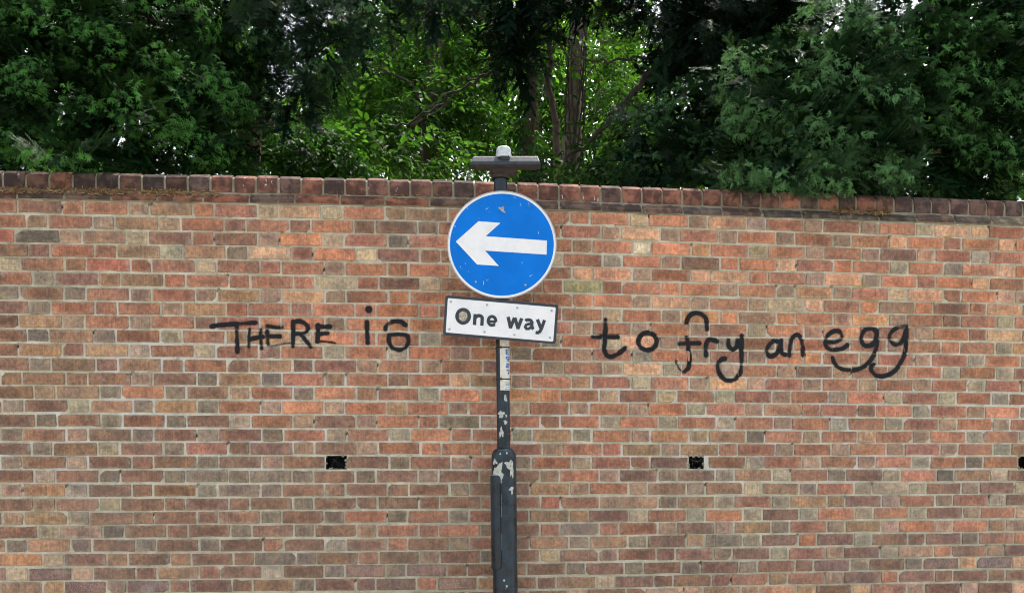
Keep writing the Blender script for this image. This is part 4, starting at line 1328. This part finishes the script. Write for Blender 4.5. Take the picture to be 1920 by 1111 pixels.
# right yew: paler bush in front
R_ = [(1395, 338, 5.80, 45, 24, .20), (1470, 345, 5.80, 60, 28, .22), (1545, 345, 5.80, 60, 28, .22), (1620, 352, 5.80, 60, 32, .24), (1660, 350, 5.86, 36, 28, .22), (1400, 300, 6.2, 62, 60, .25), (1480, 330, 6.0, 75, 42, .22), (1600, 335, 5.98, 80, 48, .22), (1640, 290, 6.05, 70, 55, .22), (1400, 155, 6.3, 55, 62, .25), (1480, 215, 6.1, 80, 48, .25), (1550, 265, 6.02, 90, 55, .25), (1590, 165, 6.2, 95, 70, .3),
      (1640, 220, 6.15, 75, 55, .28), (1510, 130, 6.3, 70, 55, .25), (1420, 235, 6.2, 70, 55, .25), (1560, 60, 6.5, 80, 55, .3), (1620, 110, 6.4, 75, 60, .3), (1420, 350, 6.6, 80, 25, .25), (1560, 360, 6.6, 90, 25, .25), (1690, 365, 6.6, 70, 25, .25)]
yew('bushy blue green yew spilling over the coping right of the trunks', (P(1540, 600, 6.9)[0], 6.9, 0), [(P(1540, 600, 6.9)[0], 6.9, 0), P(1540, 300, 6.8), P(1530, 120, 6.8)], lobes_px(R_), 125, (.014, .042, .018), (.190, .430, .165), .09)
R2_ = [(1740, 300, 6.45, 80, 55, .3), (1830, 310, 6.5, 75, 50, .3), (1770, 215, 6.5, 95, 65, .35), (1870, 235, 6.6, 75, 70, .35), (1740, 120, 6.6, 100, 70, .35), (1850, 130, 6.7, 100, 80, .4), (1700, 30, 6.8, 100, 60, .35), (1830, 20, 6.9, 130, 70, .4), (1960, 140, 6.9, 70, 120, .4), (1960, -40, 7.1, 130, 110, .5), (1740, -110, 7.1, 200, 110, .6), (1990, 20, 7.0, 90, 90, .4), (1800, 370, 6.9, 90, 25, .25), (1890, 360, 7.2, 30, 30, .25)]
yew('tall dark yew filling the right edge behind the paler bush', (P(1800, 600, 7.4)[0], 7.4, 0), [(P(1800, 600, 7.4)[0], 7.4, 0), P(1800, 300, 7.3), P(1790, 0, 7.3), P(1780, -200, 7.3)], lobes_px(R2_), 80, (.012, .036, .013), (.115, .315, .085))
R3_ = [(1250, 305, 6.7, 75, 42, .3), (1335, 300, 6.6, 60, 50, .25), (1300, 215, 6.8, 70, 55, .3), (1215, 250, 6.9, 50, 40, .25), (1350, 210, 6.7, 45, 60, .25)]
yew('low dark yew bush between the pale trunk and the right yew', (P(1290, 600, 7.1)[0], 7.1, 0), [(P(1290, 600, 7.1)[0], 7.1, 0), P(1290, 330, 7.1), P(1290, 240, 7.1)], lobes_px(R3_), 100, (.010, .028, .016), (.070, .190, .072), .06)
# canopy reaching across the top
T_ = [(1330, 50, 7.6, 110, 75, .45), (1440, 40, 7.4, 100, 85, .4), (1230, 20, 7.9, 100, 50, .4), (1400, 140, 7.6, 70, 60, .3), (1110, -25, 8.2, 110, 50, .4), (960, 0, 8.0, 110, 50, .4), (1500, -60, 7.8, 160, 90, .6), (1250, -90, 8.2, 200, 80, .7), (960, 110, 8.2, 45, 60, .25), (985, 60, 8.2, 60, 50, .3), (1270, 110, 7.9, 60, 40, .3), (1370, 90, 8.0, 70, 60, .3), (1340, 170, 8.0, 50, 50, .3), (1370, 10, 8.2, 90, 60, .3), (1300, 60, 8.3, 70, 50, .3), (1450, 0, 8.1, 90, 60, .3)]
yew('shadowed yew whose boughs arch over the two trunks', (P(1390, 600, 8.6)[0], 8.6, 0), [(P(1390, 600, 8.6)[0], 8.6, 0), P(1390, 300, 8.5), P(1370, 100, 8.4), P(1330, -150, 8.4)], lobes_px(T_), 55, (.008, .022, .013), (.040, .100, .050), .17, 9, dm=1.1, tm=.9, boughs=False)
C_ = [(520, 40, 6.9, 80, 55, .3), (600, 90, 7.0, 55, 60, .28), (630, 30, 7.0, 65, 55, .3), (575, 150, 7.2, 45, 50, .25), (720, 20, 7.6, 80, 45, .3), (820, 0, 7.8, 90, 45, .35), (545, 210, 7.4, 45, 45, .25), (610, -60, 7.4, 150, 70, .5), (850, -80, 8.0, 180, 70, .6), (505, 120, 7.3, 45, 50, .25), (545, 45, 7.6, 50, 50, .3), (480, 40, 7.6, 50, 50, .3)]
yew('drooping dark conifer with pale tips left of the sunlit leaves', (P(470, 600, 8.2)[0], 8.2, 0), [(P(470, 600, 8.2)[0], 8.2, 0), P(470, 300, 8.1), P(490, 80, 8.0), P(560, -120, 8.0)], lobes_px(C_), 75, (.010, .030, .018), (.090, .230, .100), .12, 3, dm=1.2, tm=1.4, boughs=False)

# broad-leaved trees
LD, LL = (.026, .078, .014), (.085, .215, .040)
def broadleaf(name, label, foot, path, lobes, dens, templates, dark, light, r0, bark, drop=.3, scl=1., face=.8, group='broad leaved trees behind the wall', branches=()):
    e = empty(name, tuple(foot)); tag(e, label, 'tree', group)
    limb(e, 'trunk', path, r0, r0 * .55, bark, 14, .012)
    p, d, s, _ = lobe_points(lobes, dens, face, (.25, 1.05), drop)
    crown(e, 'crown', scatter(templates, p, d, [q * scl for q in s], dark, light, (.03, .025, .015), .25, .35), M_LEAF)
    for b in branches:
        limb(e, 'branch', b[0], b[1], b[1] * .4, b[2] if len(b) > 2 else M_BARKD, 7, .012)
    return e
def px3(rows): return [P(*q) for q in rows]
S_ = [(720, 120, 10.5, 95, 45, .7), (820, 115, 10.8, 100, 45, .7), (900, 120, 11., 60, 40, .6), (760, 210, 10.0, 90, 50, .6), (850, 190, 10.4, 80, 50, .6), (660, 170, 10.2, 60, 50, .5), (690, 250, 9.6, 70, 40, .5), (800, 280, 9.4, 70, 40, .5), (720, 310, 8.6, 75, 25, .4), (880, 335, 9.2, 60, 22, .4), (930, 250, 10.6, 40, 60, .4), (560, 200, 10.4, 60, 60, .5), (620, 300, 9.0, 60, 40, .5), (880, 230, 10.4, 45, 40, .5), (780, 40, 11.2, 130, 50, .8), (900, 40, 11.4, 80, 50, .7)]
broadleaf('broadleaf_tree', 'sunlit green broad leaved tree in the gap left of the lamp', (P(815, 600, 10.2)[0], 10.2, 0),
          [(P(815, 600, 10.2)[0], 10.2, 0), P(812, 340, 10.2), P(808, 250, 10.2), P(815, 130, 10.3), P(800, -40, 10.4)], lobes_px(S_), 70, LEAFT, LD, LL, .14, M_BARKM, .35, 1.0,
          branches=[(px3([(775, 235, 9.9), (800, 205, 9.9), (840, 175, 9.8)]), .028, M_BARKP), (px3([(760, 250, 9.8), (785, 190, 9.8), (760, 150, 9.7), (690, 120, 9.7)]), .018), (px3([(640, 240, 9.4), (700, 265, 9.5), (770, 290, 9.7)]), .014)])
D_ = [(520, 235, 8.6, 55, 45, .35), (560, 285, 8.4, 60, 35, .35), (610, 255, 8.5, 45, 40, .3), (500, 290, 8.3, 45, 35, .3), (650, 305, 8.3, 45, 25, .3)]
broadleaf('broadleaf_bush', 'shaded maple like bush low behind the wall beside the left yew', (P(570, 600, 8.6)[0], 8.6, 0),
          [(P(570, 600, 8.6)[0], 8.6, 0), P(568, 340, 8.6), P(560, 250, 8.6)], lobes_px(D_), 85, IVYT, (.014, .045, .014), (.040, .115, .028), .05, M_BARKD, .5)
# main pale trunk with vines
TR = [(1085, 0), (1081, 80), (1077, 170), (1074, 260), (1071, 345)]
e = broadleaf('pale_trunk_tree', 'tree with the thick pale vine wrapped trunk right of the lamp', (P(1064, 620, 9.)[0], 9., 0),
          [(P(1064, 620, 9.)[0], 9., 0)] + [P(x, y, 9.) for x, y in TR[::-1]] + [P(1090, -150, 9.)], lobes_px([(1130, 120, 9.6, 55, 60, .4), (1180, 170, 9.8, 50, 50, .4), (1110, 200, 9.8, 40, 60, .4), (1130, -120, 9.5, 170, 70, .8), (1160, 60, 10., 60, 50, .4)]), 34, LEAFT, LD, LL, .092, M_BARKP, .3, 1.0)
for k in range(7):       # vines that climb the trunk
    q = []
    a0, tw = random.uniform(-2.2, -0.6), random.uniform(-1.5, 1.5)
    for t in np.linspace(0, 1, 9):
        y = 345 - 345 * t; c = P(np.interp(y, [0, 345], [1085, 1071]), y, 9.)
        a = a0 + tw * t + .3 * math.sin(5 * t + k)
        q.append(c + np.array([math.cos(a), math.sin(a), 0]) * .096)
    limb(e, 'vine_stem', q, .009, .006, M_BARKD, 5, .004)
e = broadleaf('dark_trunk_tree', 'tree with the slim dark ivy clad trunk behind the lamp', (P(990, 620, 9.6)[0], 9.6, 0),
          [(P(990, 620, 9.6)[0], 9.6, 0), P(992, 340, 9.6), P(995, 200, 9.6), P(1000, 80, 9.6), P(1004, -120, 9.6)], lobes_px([(985, 300, 9.5, 25, 35, .2), (992, 230, 9.5, 22, 40, .2), (1000, 150, 9.6, 30, 40, .25), (1000, -90, 9.8, 120, 60, .6)]), 70, IVYT, (.012, .040, .012), (.035, .095, .022), .075, M_BARKM, .5)
e = broadleaf('thin_stem_tree', 'thin young stem standing just left of the pale trunk', (P(1050, 620, 8.7)[0], 8.7, 0),
          [(P(1050, 620, 8.7)[0], 8.7, 0), P(1046, 340, 8.7), P(1038, 220, 8.7), P(1028, 120, 8.7), P(1040, -40, 8.7)], lobes_px([(1030, 60, 8.8, 40, 40, .3), (1045, -60, 8.8, 60, 50, .4)]), 50, LEAFT, LD, LL, .038, M_BARKM, .3)
# evergreen undergrowth low behind the wall
for lab, rows, seedx in (('dark glossy laurel low behind the wall right of the pale trunk', [(1130, 300, 7.6, 60, 40, .3), (1190, 325, 7.3, 55, 28, .3), (1110, 335, 7.2, 40, 20, .25), (1160, 240, 7.9, 50, 40, .3)], 1150),
                         ('small dark bush behind the lamp and the post top', [(1020, 325, 8.0, 40, 25, .25), (975, 335, 7.8, 35, 18, .2), (1000, 290, 8.2, 22, 25, .2)], 1000)):
    broadleaf('evergreen_bush', lab, (P(seedx, 600, 8.2)[0], 8.2, 0), [(P(seedx, 600, 8.2)[0], 8.2, 0), P(seedx, 360, 8.2), P(seedx, 300, 8.1)], lobes_px(rows), 80, IVYT, (.010, .032, .010), (.030, .085, .020), .04, M_BARKD, .3, 1., group='evergreen bushes behind the wall')
# bare dark boughs crossing the gap
for lab, pts, r in (('long bare dark bough slanting down from the top right across the gap', [(1360, 0, 7.9), (1290, 70, 7.9), (1200, 160, 7.9), (1120, 250, 7.9), (1060, 300, 8.0)], .035),
                    ('thin dark bough running level from the pale trunk to the right', [(1290, 85, 7.8), (1200, 108, 7.9), (1130, 112, 8.0), (1075, 100, 8.1), (1045, 50, 8.2)], .014),
                    ('curved dark bough hanging at the left of the lamp', [(965, 20, 8.4), (962, 90, 8.4), (930, 130, 8.4), (890, 150, 8.4), (820, 200, 8.5), (740, 240, 8.6)], .020),
                    ('thin dark hanging bough over the sunlit leaves', [(770, 10, 8.8), (765, 40, 8.8), (750, 75, 8.8), (715, 125, 8.9), (690, 150, 9.0)], .012),
                    ('upright dark twig beside the pale trunk top', [(1050, -10, 8.4), (1046, 60, 8.4), (1060, 100, 8.4), (1085, 118, 8.4)], .010)):
    c = P(*pts[0]); e = empty('dark_bough', tuple(c)); tag(e, lab, 'branch', 'bare boughs in the gap')
    limb(e, 'branch', px3(pts), r, r * .4, M_BARKD, 8, .012)
    n = len(pts)
    for k in range(7):
        i = random.randrange(n - 1); t = random.random()
        a = P(*pts[i]) * (1 - t) + P(*pts[i + 1]) * t
        dv = np.array([random.gauss(0, .25), random.gauss(0, .1), random.gauss(-.1, .22)])
        limb(e, 'twig', [a, a + dv * .5 + rng.normal(size=3) * .03, a + dv], r * .3, .003, M_BARKD, 5, .006)
# background trees beyond
BG = [('bushy green tree far behind the lamp and the dark trunk', [(1000, 270, 15.2, 45, 55, .8), (1030, 200, 15.6, 45, 50, .8), (960, 300, 14.8, 40, 35, .7), (1010, 330, 14.6, 60, 30, .7)], 1005, 15.),
      ('tall bright leafed tree far behind the sunlit tree', [(700, 120, 16, 110, 70, 1.2), (820, 180, 16.5, 110, 60, 1.2), (640, 230, 16, 80, 70, 1.), (760, 280, 15.5, 90, 50, 1.), (560, 280, 15.5, 70, 60, 1.), (850, 40, 17, 150, 70, 1.4)], 740, 16),
      ('bright leafed tree far behind the pale trunk', [(1120, 70, 15, 70, 60, 1.), (1200, 120, 15.5, 70, 60, 1.), (1150, 210, 15, 80, 60, 1.), (1040, 130, 15.5, 50, 70, 1.), (1240, 220, 15.5, 70, 60, 1.), (1130, 300, 14.5, 90, 45, 1.), (960, 180, 15.5, 45, 90, 1.), (1080, 0, 16, 130, 50, 1.), (1300, 290, 15, 70, 50, 1.)], 1140, 15.2),
      ('far green tree glimpsed through the gaps behind the left yew', [(450, 250, 15, 90, 70, 1.), (330, 150, 15.5, 100, 90, 1.), (80, 200, 15.5, 130, 90, 1.), (150, 60, 16, 130, 80, 1.), (420, 60, 16, 60, 60, 1.), (-60, 280, 15, 90, 60, 1.)], 250, 15.5),
      ('far green tree glimpsed at the right edge behind the tall yew', [(1900, 280, 13, 90, 80, 1.), (1960, 180, 13.5, 90, 90, 1.), (1800, 120, 14, 110, 90, 1.), (1640, 150, 14, 110, 90, 1.), (1480, 160, 14, 100, 90, 1.), (1400, 280, 14, 90, 60, 1.), (1650, 290, 13.5, 100, 60, 1.)], 1760, 13.6)]
for lab, rows, fx, fy in BG:
    broadleaf('background_tree', lab, (P(fx, 600, fy)[0], fy, 0), [(P(fx, 600, fy)[0], fy, 0), P(fx, 300, fy), P(fx - 10, 150, fy), P(fx, 0, fy)], lobes_px(rows), 19, MAPLET, (.035, .10, .014), (.11, .25, .03), .13, M_BARKM, .3, 1.05, 1., group='trees far behind the wall')
